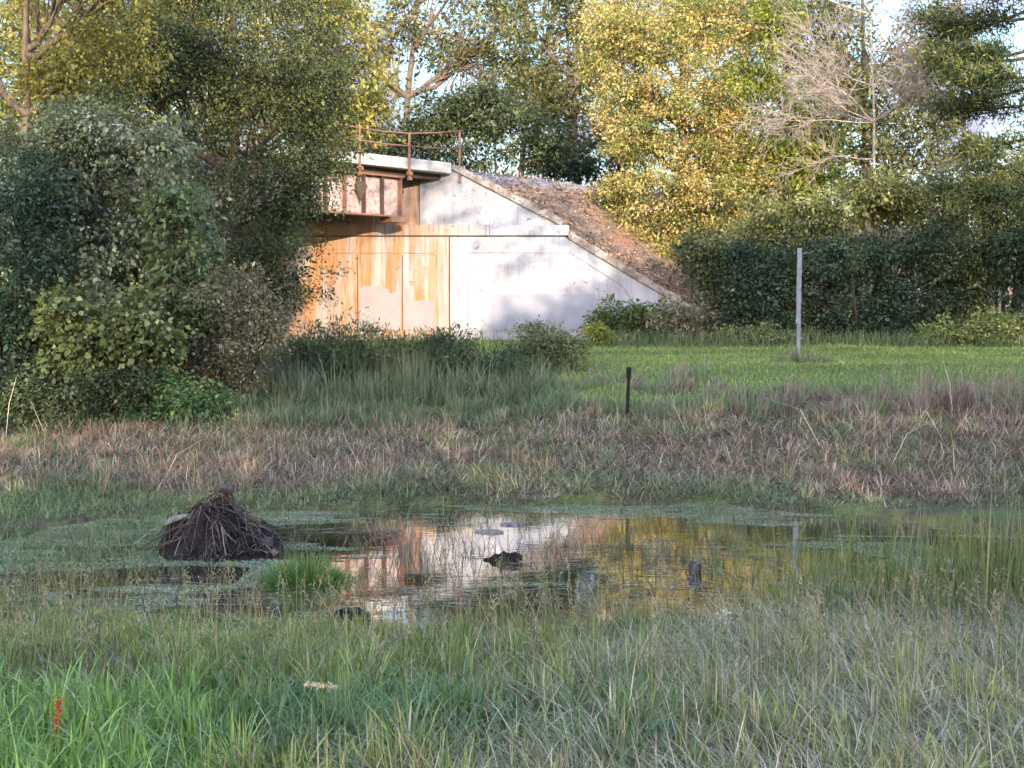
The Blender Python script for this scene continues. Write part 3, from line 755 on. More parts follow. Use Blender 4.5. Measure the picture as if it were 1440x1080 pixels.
T('leafy_sapling', 'young tree with broad yellow-green leaves low in the left thicket', 'tree', 138, 17.0,
  [(115, 488, 48, 26), (160, 445, 60, 36), (95, 440, 36, 26), (205, 470, 36, 24)], [(.05, .075, .028), (.095, .12, .045), (.185, .205, .085)], .08, 14, .2, .8, 15, .035, aspect=.75, droop=.5)
T('twiggy_shrub', 'brownish twiggy shrub at the left of the stained wall', 'shrub', 305, 18.2,
  [(305, 420, 70, 65), (340, 480, 56, 62), (275, 500, 60, 60), (318, 545, 70, 42), (360, 432, 30, 40)], BRNG, .06, 22, .22, .95, 16, .06, part='stem', aspect=.42)
T('fresh_shrub', 'small fresh green sapling top poking up between the left thickets', 'shrub', 268, 18.0,
  [(255, 375, 34, 40), (245, 290, 24, 28), (270, 420, 34, 40)], [(.055, .085, .038), (.095, .135, .058), (.15, .185, .09)], .085, 18, .2, .9, 17, .05, part='stem', aspect=.6)
T('low_shrub', 'low dark bush under the yellow-green sapling', 'shrub', 110, 16.7, [(95, 565, 60, 38), (165, 555, 56, 38), (40, 580, 60, 34)], DKG, .065, 22, .2, 1.1, 18, .04, part='stem')
T('low_shrub', 'low green bush at the foot of the brownish twiggy shrub', 'shrub', 235, 16.9, [(230, 548, 50, 42), (285, 570, 48, 28), (205, 575, 40, 26)], [(.035, .075, .03), (.06, .115, .045), (.1, .16, .06)], .065, 22, .2, 1.1, 19, .04, part='stem')
# --- left background, catching the late sun
T('background_tree', 'sunlit yellow-green tree behind the slender trunk at top left', 'tree', 150, 33,
  [(100, 10, 150, 90), (250, -30, 140, 80), (10, 90, 110, 110), (200, 120, 110, 80), (60, 220, 120, 90)], YELL, .11, 22, .5, .95, 21, .2)
T('background_tree', 'yellowing tree rising behind the hidden bridge span', 'tree', 470, 38,
  [(470, 40, 70, 80), (520, 125, 44, 62), (420, -10, 90, 70), (400, 110, 80, 70), (478, 170, 50, 40)], YELL, .11, 22, .46, .95, 22, .2, base_y=40, minz=1.2)
T('background_tree', 'dark tree mass closing the gap behind the bridge deck', 'tree', 440, 44,
  [(470, 215, 90, 60), (560, 205, 60, 45), (380, 200, 100, 80), (540, 250, 60, 40)], DKG, .12, 24, .5, 1.1, 23, .2, minz=1.2)
# --- middle, beyond the bridge
ct = dict(bark=M_BARK)
T('cottonwood_tree', 'tall forked cottonwood with thin foliage above the handrail', 'tree', 566, 49,
  [(560, 40, 40, 70), (610, 15, 70, 45), (500, 50, 50, 80), (665, 50, 60, 40), (545, 120, 30, 50), (720, 20, 60, 50), (640, -50, 120, 40), (700, 95, 46, 30)], OLIVE, .13, 13, .42, .5, 24, .24, trunk_top=(590, -60), minz=1.3, **ct)
T('cottonwood_tree', 'thin-leaved olive tree right of the sky gap behind the embankment', 'tree', 815, 47,
  [(760, 60, 75, 80), (820, 120, 50, 80), (740, 130, 50, 40), (830, 20, 60, 60), (790, 180, 60, 46), (870, 80, 50, 70)], OLIVE, .125, 16, .42, .72, 25, .22, minz=1.3, **ct)
T('background_shrub', 'dark rounded bush on the embankment crest behind the handrail', 'shrub', 672, 43,
  [(640, 195, 60, 50), (705, 190, 66, 62), (612, 180, 36, 34), (690, 140, 34, 24), (755, 200, 40, 44), (640, 150, 30, 26)], DKG, .10, 26, .36, 1.2, 26, .12, part='stem', minz=3.6)
T('background_shrub', 'dark bush on the embankment crest beside the golden tree', 'shrub', 835, 46,
  [(835, 228, 60, 34), (795, 238, 40, 30), (870, 200, 40, 36)], BLUEG, .10, 26, .36, 1.2, 27, .1, part='stem', minz=3.0)
T('background_tree', 'pale distant tree filling the sky gap low behind the embankment', 'tree', 770, 62,
  [(730, 150, 70, 40), (800, 130, 60, 60), (860, 170, 60, 50)], PALE, .16, 12, .5, .6, 28, .2, minz=1.3)
# --- right group
T('golden_tree', 'large golden yellow tree leaning over the end of the wall', 'tree', 965, 37.5,
  [(900, 30, 62, 60), (960, 90, 80, 80), (880, 120, 40, 50), (945, 190, 95, 65), (1015, 160, 56, 75), (925, 275, 66, 45), (1000, 250, 76, 56), (1052, 235, 40, 50), (890, 190, 40, 34), (1000, 30, 50, 60), (885, 318, 40, 30), (1050, 275, 40, 40), (960, 310, 60, 30), (850, 60, 40, 50), (868, 285, 36, 36), (900, 350, 44, 24)],
  GOLD, .066, 52, .34, 1.15, 31, .2, bark=M_BARK, droop=.2)
T('lime_tree', 'narrow bright lime-green tree between golden and dead trees', 'tree', 1100, 36.8,
  [(1085, 30, 36, 50), (1062, 100, 46, 46), (1098, 150, 46, 60), (1125, 215, 44, 46), (1155, 175, 30, 36), (1075, 210, 40, 50), (1110, 270, 50, 40)], YELG, .09, 26, .33, 1.1, 32, .15)
T('background_tree', 'olive tree standing behind the bare dead branches', 'tree', 1220, 48,
  [(1150, 40, 80, 70), (1230, 110, 90, 90), (1200, 220, 90, 66), (1300, 60, 60, 70), (1310, 190, 36, 60), (1160, 130, 60, 60), (1040, 0, 60, 60)], OLIVE, .12, 22, .45, .85, 33, .22)
T('olive_shrub', 'olive-green shrub top lit by sun below the dead tree', 'shrub', 1185, 34.4,
  [(1190, 285, 60, 36), (1130, 300, 50, 34), (1240, 270, 50, 40), (1090, 300, 40, 30), (1285, 285, 40, 34), (1060, 325, 40, 26), (1330, 310, 44, 36), (1160, 330, 60, 24)], [(.07, .085, .032), (.14, .155, .06), (.22, .225, .095)], .085, 24, .3, 1.1, 34, .12, part='stem')
T('pale_shrub', 'pale yellow-green bush at the right edge below the pine', 'shrub', 1410, 36.5,
  [(1400, 235, 50, 36), (1440, 280, 56, 46), (1385, 280, 36, 40), (1470, 230, 50, 40)], [(.11, .13, .04), (.18, .20, .07), (.25, .25, .10)], .085, 24, .3, 1.1, 35, .12, part='stem')
T('background_tree', 'olive tree behind the lime tree closing the sky above the hedge', 'tree', 1120, 52,
  [(1080, 100, 80, 90), (1130, 220, 90, 80), (1040, 190, 60, 80), (1120, 0, 90, 60), (1000, -20, 90, 60)], OLIVE, .12, 20, .5, .8, 36, .2)
T('background_tree', 'green tree rising behind the right part of the hedge', 'tree', 1370, 50,
  [(1370, 320, 110, 80), (1290, 270, 70, 80), (1460, 300, 70, 90), (1210, 330, 90, 60), (1330, 130, 50, 60)], [(.05, .07, .03), (.09, .115, .045), (.15, .165, .07)], .12, 20, .5, .9, 37, .2)
T('background_tree', 'dense dark green tree behind the far left thickets', 'tree', 60, 28,
  [(60, 160, 130, 110), (200, 220, 120, 110), (-30, 320, 110, 130), (100, 380, 130, 110), (260, 350, 80, 110)], DKG, .1, 24, .45, .9, 38, .18)
T('background_tree', 'sunlit olive tree filling the top of the picture behind the drooping tree', 'tree', 330, 42,
  [(330, 30, 120, 80), (230, 60, 100, 90), (420, 80, 80, 80), (320, 150, 120, 80)], YELL, .12, 20, .5, .85, 39, .2)
T('background_tree', 'thin tree with olive leaves at the top centre behind the cottonwoods', 'tree', 720, 56,
  [(720, 10, 80, 50), (650, 90, 50, 40), (840, -10, 80, 50), (850, 60, 40, 60), (770, 110, 50, 50)], OLIVE, .14, 14, .45, .55, 40, .2, minz=1.3, bark=M_BARK)
hedge = [('dark hedgerow shrub just right of the wall end', 985, 33.6, [(1000, 330, 40, 40), (1018, 395, 44, 50), (1012, 450, 42, 34)], DKG),
         ('dark hedgerow shrub left of the grey post', 1070, 33.0, [(1065, 350, 52, 44), (1080, 410, 56, 60), (1050, 460, 50, 34)], BLUEG),
         ('dark hedgerow shrub directly behind the grey post', 1140, 33.5, [(1140, 340, 52, 40), (1150, 410, 56, 66), (1120, 460, 44, 32)], DKG),
         ('dark blue-green hedgerow shrub right of the grey post', 1215, 32.6, [(1205, 350, 56, 50), (1230, 420, 60, 60), (1195, 465, 44, 30)], BLUEG),
         ('dark hedgerow shrub below the dead tree trunk', 1290, 33.2, [(1285, 345, 50, 44), (1300, 410, 56, 60), (1270, 465, 44, 30)], BLUEG),
         ('dark hedgerow shrub below the pale bush on the right', 1365, 32.8, [(1360, 345, 50, 50), (1375, 415, 54, 60)], DKG),
         ('dark hedgerow shrub at the right picture edge', 1440, 32.4, [(1430, 340, 50, 52), (1450, 415, 56, 60), (1500, 370, 50, 80)], BLUEG)]
for i, (lab, px, Y, lb, pal) in enumerate(hedge):
    T('hedge_shrub', lab, 'shrub', px, Y, [(a, b_+(26 if b_ < 380 else 0), c, d*.85) for a, b_, c, d in lb]+[(px-30, 465, 44, 34), (px+28, 470, 44, 30), (px+[8, -20, 14, -8, 20, -14, 0][i], [352, 372, 330, 366, 345, 360, 330][i], 44, 30)], pal, (.075), 28, .3, 1.25, 50+i, .07, part='stem', group='dark shrubs along the back of the lawn')
T('light_bush', 'light green low bush in front of the dark hedge on the right', 'shrub', 1355, 30.8, [(1350, 468, 44, 24), (1390, 462, 30, 22), (1320, 476, 26, 16)], [(.10, .13, .04), (.16, .19, .065), (.22, .23, .09)], .07, 22, .22, 1.0, 61, .04, part='stem')
T('light_bush', 'light green low bush at the right edge before the hedge', 'shrub', 1432, 30.8, [(1425, 466, 30, 24), (1460, 460, 34, 26)], [(.10, .13, .04), (.15, .18, .065), (.21, .22, .09)], .07, 22, .22, 1.0, 62, .04, part='stem')
T('light_bush', 'sparse light weed bush between the post and the wall end', 'shrub', 1060, 31.2, [(1055, 474, 40, 16), (1090, 478, 26, 12)], [(.08, .11, .04), (.12, .15, .06), (.18, .19, .08)], .06, 20, .2, .9, 63, .03, part='stem')
T('wall_shrub', 'green bush growing against the lower end of the wing wall', 'shrub', 880, 32.8, [(870, 446, 32, 28), (905, 450, 30, 28), (850, 462, 26, 20), (885, 472, 44, 16)], MIDG, .07, 22, .22, 1.0, 64, .05, part='stem')
T('wall_shrub', 'brownish twiggy bush at the buried tip of the wing wall', 'shrub', 962, 32.2, [(945, 455, 34, 34), (985, 455, 30, 30), (960, 475, 46, 16)], BRNG, .055, 18, .2, .85, 65, .05, part='stem')
T('yellow_weed', 'bright yellow-green weed leaning in front of the wall shrubs', 'plant', 846, 30.5, [(838, 464, 9, 6), (846, 470, 9, 5), (852, 477, 7, 4)], [(.11, .13, .035), (.19, .21, .05), (.27, .27, .07)], .05, 18, .12, .9, 66, .02, part='stem')
rowb = [(430, 20.6, [(415, 520, 46, 36), (450, 500, 40, 30), (395, 545, 36, 26)], 'dark bush at the left end of the row below the wall', [(.034, .055, .03), (.065, .095, .05), (.125, .15, .085)]),
        (510, 20.9, [(500, 510, 46, 36), (530, 530, 44, 32), (480, 545, 40, 22)], 'dark green bush second from the left below the orange stains', [(.04, .065, .03), (.075, .105, .05), (.14, .16, .085)]),
        (590, 20.6, [(575, 515, 46, 30), (610, 525, 46, 34), (560, 545, 44, 20)], 'grey-green bush in the middle of the row below the wall', [(.05, .07, .035), (.085, .11, .05), (.13, .15, .075)]),
        (665, 20.2, [(650, 522, 44, 34), (690, 530, 34, 28), (670, 548, 44, 20)], 'dark bush at the right end of the row below the wall', BLUEG)]
for i, (px, Y, lb, lab, pal) in enumerate(rowb):
    T('row_bush', lab, 'shrub', px, Y, [(a, b_-6, c*1.3, d*1.35) for a, b_, c, d in lb], pal, .07, 20, .2, .62, 70+i, .035, part='stem', aspect=.26, droop=-.35, group='bushes in front of the stained wall')
T('weed_bush', 'rounded green weed bush before the white end of the wall', 'shrub', 760, 21.5, [(758, 480, 32, 24), (790, 500, 34, 22), (735, 510, 40, 24), (770, 520, 50, 20)], [(.06, .085, .035), (.10, .125, .055), (.15, .16, .085)], .05, 22, .18, 1.0, 75, .03, part='stem')

# --- pine on the right edge: trunk, whorls of flat boughs
def pine(label, px, Y, seed):
    rng = np.random.default_rng(seed); bx = P(px, 500, Y)[0]; bz = float(gz(bx, Y)); base = np.array([bx, Y, bz])
    t = thing('pine_tree', label, 'tree', base); lines = []; H = 15
    lines.append((curve_pts(base, base+np.array([.1, 0, H]), rng, 8, 0, .02), .22*np.linspace(1.1, .15, 8)))
    pos = []; dr = []; uu = []
    for k in range(56):
        z = bz+3.6+rng.random()*10.4; a = rng.uniform(0, 2*math.pi) if k > 14 else math.pi+rng.uniform(-.8, .5)
        Lb = rng.uniform(1.8, 3.1)*(1-.45*(z-bz)/H)*1.25
        p0 = base+np.array([0, 0, z-bz]); p1 = p0+np.array([math.cos(a)*Lb, math.sin(a)*Lb, rng.uniform(-.5, .35)])
        b = curve_pts(p0, p1, rng, 8, -.06, .06); lines.append((b, .05*np.linspace(1, .2, 8)))
        side = norm(np.cross(p1-p0, [0, 0, 1.]))
        for q in range(30):
            i = rng.uniform(2, 7); pp = b[int(i)]+(b[min(int(i)+1, 7)]-b[int(i)])*(i % 1)
            tip = pp+side*rng.normal(0, .45)+norm(p1-p0)*rng.uniform(0, .35)+np.array([0, 0, rng.normal(.05, .09)])
            n = 44; ct_ = tip+rng.normal(size=(n, 3))*np.array([.20, .20, .12])
            pos.append(ct_); dr.append(norm(rng.normal(size=(n, 3))+np.array([0, 0, .45])+norm(p1-p0)*.6)); uu.append(np.full(n, rng.random()))
    pos = np.concatenate(pos); dr = np.concatenate(dr); uu = np.concatenate(uu)
    col = pal_mix([(.020, .036, .018), (.055, .075, .028), (.20, .20, .06)], uu)*np.clip(rng.normal(1, .2, len(uu)), .5, 1.6)[:, None]
    v, f = leaf_mesh(pos, dr, np.full(len(pos), .19)*rng.uniform(.7, 1.3, len(pos)), np.full(len(pos), .036), rng)
    mesh_obj('crown', v, f, M_LEAF, t, np.repeat(col, 4, 0), False, None, base)
    tubes_obj('trunk', lines, M_BARKD, t, base)
pine('dark pine with spreading layered boughs at the right picture edge', 1462, 31, 90)

# --- dead tree
def dead_tree(label, px, Y, top, seed):
    rng = np.random.default_rng(seed); bx = P(px, 500, Y)[0]; bz = float(gz(bx, Y)); base = np.array([bx, Y, bz])
    t = thing('dead_tree', label, 'tree', base); k = Y/F
    tr = curve_pts(base, P(top[0], top[1], Y), rng, 10, 0, .04)
    L1 = [(tr,   .075*np.linspace(1.1, .12, 10))]; L2 = []; L3 = []
    def grow(p, d, Ln, r, lev):
        k_ = 7; pts = [p]; d = norm(d)
        for i in range(k_-1):
            d = norm(d+rng.normal(0, .13, 3)+np.array([0, 0, .035 if lev < 2 else -.03])); pts.append(pts[-1]+d*Ln/(k_-1))
        pts = np.array(pts); rr = r*np.linspace(1, .28, k_)
        (L1 if lev == 0 else L2 if lev == 1 else L3).append((pts, rr))
        if lev >= 3: return
        nb = [11, 7, 5][lev]
        for q in range(nb):
            i = rng.integers(1 if lev else 2, k_); axis = norm(pts[min(i+1, k_-1)]-pts[i-1])
            dd = norm(axis*.75+norm(rng.normal(size=3))*.75)
            grow(pts[i], dd, Ln*rng.uniform(.34, .68), max(r*.45, .0065), lev+1)
    for q in range(17):
        i = rng.integers(4, 10); a = rng.choice([0, math.pi])+rng.normal(0, .8)
        d = np.array([math.cos(a), math.sin(a)*.8, rng.uniform(-.25, .8)])
        grow(tr[i], d, rng.uniform(1.7, 3.1), .026, 0)
    tubes_obj('trunk', L1, M_DEAD, t, base); tubes_obj('branch', L2, M_DEAD, t, base, 4); tubes_obj('twig', L3, M_DEAD, t, base, 3)
dead_tree('bare dead tree with a tangle of pale pinkish twigs', 1238, 34.6, (1225, 20), 95)

# --- tall trees behind the viewpoint: they shade the pond and let the low sun onto the wall
AZ = rad(-15); TE = .25
def caster(s, prof, w, seed, n=1500, low=4.0, By=-22.0, dens=1.0):
    rng = np.random.default_rng(seed)
    x = s-.268*By; top = prof-By*TE/.966; z0 = low
    base = np.array([x, By, float(gz(x, By))])
    t = thing('shade_tree', 'tall leafy tree standing on the near side behind the viewpoint', 'tree', base, 'trees behind the viewpoint')
    h = (top-z0)/2; c = np.array([x, By, z0+h]); n = int(n*dens)
    d = norm(rng.normal(size=(n, 3))); rr = rng.random(n)**.4
    q = d*rr[:, None]; pos = c+np.sign(q)*np.abs(q)**.6*np.array([w, 2.2, h])
    pos[:, 2] = np.minimum(pos[:, 2], top+rng.normal(0, .25, n))
    idx = np.repeat(np.arange(n), 5); pos = pos[idx]+rng.normal(0, .22, (len(idx), 3))
    col = pal_mix(MIDG, rng.random(len(idx)))
    v, f = leaf_mesh(pos, rng.normal(size=pos.shape), np.full(len(pos), .34), np.full(len(pos), .22), rng)
    mesh_obj('crown', v, f, M_LEAF, t, np.repeat(col, 4, 0), False, None, base)
    tubes_obj('trunk', [(curve_pts(base, np.array([x, By, top-1.5]), rng, 7, 0, .03), .22*np.linspace(1.1, .2, 7))], M_BARKD, t, base)
for i, (s, pr, w) in enumerate([(-16, 11.5, 3.6), (-11, 11.0, 3.4), (-6.5, 11.9, 3.2), (-2.5, 12.1, 3.0), (.6, 11.3, 2.2),
                                (3.6, 9.0, 2.4), (6.2, 9.2, 2.2), (9.3, 10.7, 1.2), (11.2, 11.3, 1.3), (12.6, 12.2, .9), (13.8, 12.5, 2.0), (17, 13.3, 3.0), (21, 13.7, 3.2), (25.5, 14.8, 3.4), (30, 15, 3.6)]):
    caster(s, pr, w, 200+i)

# an open, high-limbed tree nearer by: its sprays throw the streaked dapple on the upper wall
rng = np.random.default_rng(240); By = -8.0; xb = 8.4-.268*By; base = np.array([xb+3.4, By, float(gz(xb, By))])
t = thing('shade_tree', 'tall open tree of loose high sprays behind the viewpoint', 'tree', base, 'trees behind the viewpoint')
pos = []; dr = []; lines = [(curve_pts(base, base+np.array([-.6, 0, 17.6]), rng, 8, 0, .02), .16*np.linspace(1.1, .2, 8))]
for k in range(84):
    c0 = np.array([xb+rng.uniform(-2.9, 3.1), By+rng.normal(0, .5), 11.9+rng.random()*3.9+.259*8])
    if c0[2]-.259*8 < 12.9 and (c0[0] < xb-.6 or rng.random() < .55): continue
    n = rng.integers(16, 30); tt = rng.normal(0, .42, n)
    pos.append(c0+np.stack([tt, rng.normal(0, .1, n), tt*.48], 1)+rng.normal(0, .045, (n, 3))); dr.append(np.tile([1., 0, .48], (n, 1))+rng.normal(0, .45, (n, 3)))
    if k % 3 == 0: lines.append((curve_pts(base+np.array([.1, 0, c0[2]-base[2]-1.0]), c0, rng, 5, 0, .05), .02*np.linspace(1, .3, 5)))
pos = np.concatenate(pos); dr = np.concatenate(dr); col = pal_mix(MIDG, rng.random(len(pos)))
v, f = leaf_mesh(pos, dr, np.full(len(pos), .26), np.full(len(pos), .11), rng)
mesh_obj('crown', v, f, M_LEAF, t, np.repeat(col, 4, 0), False, None, base); tubes_obj('trunk', lines, M_BARKD, t, base)

# ================================================================= GRASSES (uncountable)
# a) near bank, green
rng = np.random.default_rng(300)
def tufts(rng, cxy, per, radius):
    """blades grouped in tufts that splay outward"""
    n = rng.poisson(per, len(cxy)); idx = np.repeat(np.arange(len(cxy)), n)
    a = rng.random(len(idx))*2*math.pi; r = radius*rng.random(len(idx))**.6
    return cxy[idx]+np.stack([np.cos(a)*r, np.sin(a)*r], 1), a, idx
NG = [(.032, .060, .017), (.105, .155, .040), (.22, .265, .082), (.38, .39, .18)]
TANP = [(.10, .08, .05), (.25, .215, .145), (.48, .44, .34)]
BRT = [(.075, .15, .035), (.15, .26, .065), (.27, .37, .12)]; DRK = [(.045, .095, .04), (.075, .15, .06), (.125, .21, .095)]
def near_zone(x, y):
    dry = np.clip(sstep(.0, 1.6, x+.45*(7.2-y)-.2)*sstep(7.7, 6.4, y)*(.45+.95*fbm(x*1.3, y*1.3, 61)), 0, 1)
    brt = sstep(-.95, -1.35, x+.12*(y-5)+.5*(fbm(x*2, y*2, 63)-.5))*sstep(5.9, 5.0, y)
    drk = np.maximum(sstep(.9, .45, np.hypot((x+.60)/.85, (y-4.8)/.7)), sstep(.9, .4, np.hypot((x-.42)/.36, (y-4.8)/.8))*.9)
    lime = sstep(-.2, -.9, x)*sstep(6.4, 6.9, y)*sstep(8.2, 7.6, y)
    return dry, brt, drk, lime
def near_colour(x, y, u, n, tanp):
    dry, brt, drk, lime = near_zone(x, y)
    col = pal_mix(NG, np.clip(u*.8+.45*(fbm(x*2.1, y*2.1, 62)-.42), 0, 1))
    for wgt, pal in ((brt, BRT), (.75*drk, DRK), (.85*lime, [(.085, .14, .030), (.21, .265, .060), (.36, .39, .13)])):
        col = col*(1-wgt[:, None])+wgt[:, None]*pal_mix(pal, u)
    tan = (rng.random(n) < tanp+.42*dry-.1*drk-.12*brt)[:, None]
    return np.where(tan, pal_mix(TANP, rng.random(n)), col)
xy = scatter(rng, 80000, 3.7, 8.6, .46, .6, 1.0)
x, y = xy[:, 0], xy[:, 1]; g = gz(x, y)
keep = (g > -.03) | ((g > -.13) & (rng.random(len(x)) < .25))
xy = xy[keep]; x, y = xy[:, 0], xy[:, 1]; n = len(xy)
h = rng.uniform(.05, .20, n)*np.interp(y, [4, 6.0, 6.9, 7.6], [1.3, 1.0, .6, .4])
blades('near_grass', xy, h, rng.uniform(.003, .0065, n), rng.normal(1.15, .6, n), 301, near_colour(x, y, rng.random(n), n, .20), M_GRASS, 3, label='tangled short grass covering the near bank')
cxy = scatter(rng, 2300, 3.8, 8.5, .46, .5, .9); g = gz(cxy[:, 0], cxy[:, 1])
keep = ((g > -.08) | ((cxy[:, 1] < 8.6) & (rng.random(len(g)) < .30))) & (rng.random(len(g)) < .3+.7*sstep(.35, .6, fbm(cxy[:, 0]*1.6, cxy[:, 1]*1.6, 60))) & ((cxy[:, 1] < 7.3) | (rng.random(len(g)) < .45))
cxy = cxy[keep]; xy, a_, idx = tufts(rng, cxy, 34, .06); x, y = xy[:, 0], xy[:, 1]; n = len(xy)
dry, brt, drk, lime = near_zone(cxy[:, 0], cxy[:, 1])
ht = rng.uniform(.11, .29, len(cxy))*(1-.1*brt+.2*drk)*np.interp(cxy[:, 1], [4, 6.0, 6.9, 7.6], [1.05, .9, .6, .42])
wt_ = np.where(rng.random(len(cxy)) < .3, .0085, .0045)*(1+.5*brt+.5*drk)
col = near_colour(x, y, np.clip(rng.random(len(cxy))[idx]*.7+rng.random(n)*.35, 0, 1), n, .10)
blades('tuft_grass', xy, ht[idx]*rng.uniform(.5, 1.15, n), wt_[idx]*rng.uniform(.7, 1.2, n), np.abs(rng.normal(.62, .32, len(cxy)))[idx]+rng.normal(0, .34, n), 311, col, M_GRASS, 3, leandir=a_, label='taller grass tufts scattered over the near bank')
# broad long leaf blades of the rank clumps
xy = scatter(rng, 7000, 3.9, 6.2, .46, .4); x, y = xy[:, 0], xy[:, 1]
m1 = sstep(-1.1, -1.5, x)*sstep(5.8, 4.9, y); m2 = sstep(1.0, .5, np.hypot((x+.62)/.95, (y-4.8)/.8)); m3 = sstep(1.0, .4, np.hypot((x-.42)/.42, (y-4.7)/.8))
keep = rng.random(len(x)) < np.maximum(np.maximum(m1, m2), m3)*.75; xy = xy[keep]; m1 = m1[keep]; n = len(xy)
u = rng.random(n)
col = np.where((m1 > .4)[:, None], pal_mix(BRT, u), pal_mix(DRK, u))
blades('broad_grass', xy, rng.uniform(.14, .32, n), rng.uniform(.008, .015, n), np.where(m1 > .4, rng.normal(.6, .4, n), rng.normal(.95, .4, n)), 302, col, M_GRASS, 3,
       label='broad-bladed rank grass clumps at the bottom of the picture')
# matted dry grass lower right, leaning left
xy = scatter(rng, 44000, 3.9, 7.8, .46, .6); x, y = xy[:, 0], xy[:, 1]
dm = np.clip(sstep(.1, 1.3, x+.5*(7-y)-.35)*(.4+fbm(x*1.5, y*1.5, 71)), 0, 1)*sstep(7.8, 7, y)
keep = rng.random(len(x)) < dm*.62+.045; xy = xy[keep]; n = len(xy)
col = pal_mix([(.11, .10, .07), (.22, .20, .145), (.40, .37, .29), (.20, .25, .13)], rng.random(n))
blades('dry_grass', xy, rng.uniform(.12, .36, n), rng.uniform(.0025, .005, n), rng.normal(1.25, .45, n), 303, col, M_DRY, 3, leandir=2.4, curl=1.5,
       label='matted grey-tan dry grass leaning over at lower right')
# fine seed-headed stems along the near water edge
def stems(name, xy, h, lean, seed, label, colr, wd=.003, heads=True, headcol=None, hl=.10, z=None):
    rng = np.random.default_rng(seed); n = len(xy); th = rng.random(n)*6.283
    b = np.empty((n, 3)); b[:, :2] = xy; b[:, 2] = gz(xy[:, 0], xy[:, 1]) if z is None else z
    ld = np.stack([np.cos(th), np.sin(th), 0*th], 1)
    mid = b+ld*(h*np.sin(lean)*.35)[:, None]+np.array([0, 0, 1])*(h*.55)[:, None]
    tip = b+ld*(h*np.sin(lean))[:, None]+np.array([0, 0, 1])*(h*np.cos(lean*.7))[:, None]
    sd = np.stack([np.ones(n), rng.normal(0, .3, n), 0*th], 1); sd = norm(sd)*wd*.5
    v = np.stack([b-sd, b+sd, mid-sd, mid+sd, tip-sd*.4, tip+sd*.4], 1); f = np.array([[0, 1, 3, 2], [2, 3, 5, 4]])
    V = [v.reshape(-1, 3)]; Fq = [(np.arange(n)[:, None, None]*6+f[None]).reshape(-1, 4)]; c = [np.repeat(colr, 6, 0)]
    if heads:
        k = 9; idx = np.repeat(np.arange(n), k); t = np.tile(np.linspace(0, 1, k), n)
        p = tip[idx]-norm(tip-mid)[idx]*(t*hl)[:, None]
        vv, ff = leaf_mesh(p, norm(tip-mid)[idx]*.8+rng.normal(0, .5, (n*k, 3)), np.full(n*k, hl*.35), np.full(n*k, hl*.09), rng)
        Fq.append(ff+len(V[0])); V.append(vv); c.append(np.repeat((headcol if headcol is not None else colr)[idx], 4, 0))
    o = mesh_obj(name, np.concatenate(V), np.concatenate(Fq), M_DRY, None, np.concatenate(c)); tag(o, label, None, None, 'stuff'); return o
xy = scatter(rng, 3200, 5.2, 8.6, .46, .5, .9); x, y = xy[:, 0], xy[:, 1]
keep = (gz(x, y) > -.15) & (rng.random(len(x)) < .25+.75*sstep(.4, .6, fbm(x*1.2, y*1.2, 81))); xy = xy[keep]; n = len(xy)
stems('seed_grass', xy, rng.uniform(.2, .52, n)*np.interp(xy[:, 1], [5, 6.8, 7.8], [1, .9, .65]), np.abs(rng.normal(.2, .2, n)), 304, 'thin seed-headed grass stems along the near water edge',
      pal_mix([(.09, .11, .05), (.16, .17, .08), (.26, .22, .13)], rng.random(n)), .0035, True, pal_mix([(.12, .13, .075), (.24, .22, .15)], rng.random(n)), .075)
cxy = scatter(rng, 420, 7.8, 12.2, .42, .3); keep = (gz(cxy[:, 0], cxy[:, 1]) < -.05) & (rng.random(len(cxy)) < .04+.9*sstep(.50, .64, fbm(cxy[:, 0]*1.1, cxy[:, 1]*1.5, 95)))
cxy = cxy[keep]; xy, a_, idx = tufts(rng, cxy, 15, .05); n = len(xy)
blades('water_grass', xy, rng.uniform(.06, .20, n), rng.uniform(.003, .006, n), np.abs(rng.normal(.6, .35, n)), 316, pal_mix([(.05, .06, .03), (.11, .13, .06), (.20, .19, .11)], rng.random(n)), M_GRASS, 3, z=np.full(n, -.015), leandir=a_, label='thin grass sprigs standing in open pond water')
# b) reeds at the right of the pond
xy = np.stack([rng.normal(3.05, .75, 1500), rng.normal(8.3, .75, 1500)], 1); x, y = xy[:, 0], xy[:, 1]
keep = (x > 1.3) & (gz(x, y) > -.31) & (x < 5.4) & (y > 6.8); xy = xy[keep]; n = len(xy)
col = pal_mix([(.045, .085, .025), (.09, .13, .04), (.17, .17, .07)], rng.random(n))
blades('reeds', xy, rng.uniform(.35, .85, n), rng.uniform(.006, .011, n), np.abs(rng.normal(.18, .16, n)), 305, col, M_GRASS, 3, label='upright green reeds at the right end of the pond')
# scattered emergent stems in open water
xy = scatter(rng, 5200, 7.7, 12.4, .44, .5); x, y = xy[:, 0], xy[:, 1]
keep = (gz(x, y) < .02) & (rng.random(len(x)) < .06+.94*sstep(.46, .66, fbm(x*1.4, y*1.4, 91))); xy = xy[keep]; n = len(xy)
stems('water_stems', xy, rng.uniform(.05, .24, n), np.abs(rng.normal(.5, .4, n)), 306, 'thin dead stems poking out of the pond water',
      pal_mix([(.05, .04, .03), (.12, .10, .06), (.10, .13, .05)], rng.random(n)), .0045, False, z=-.02)
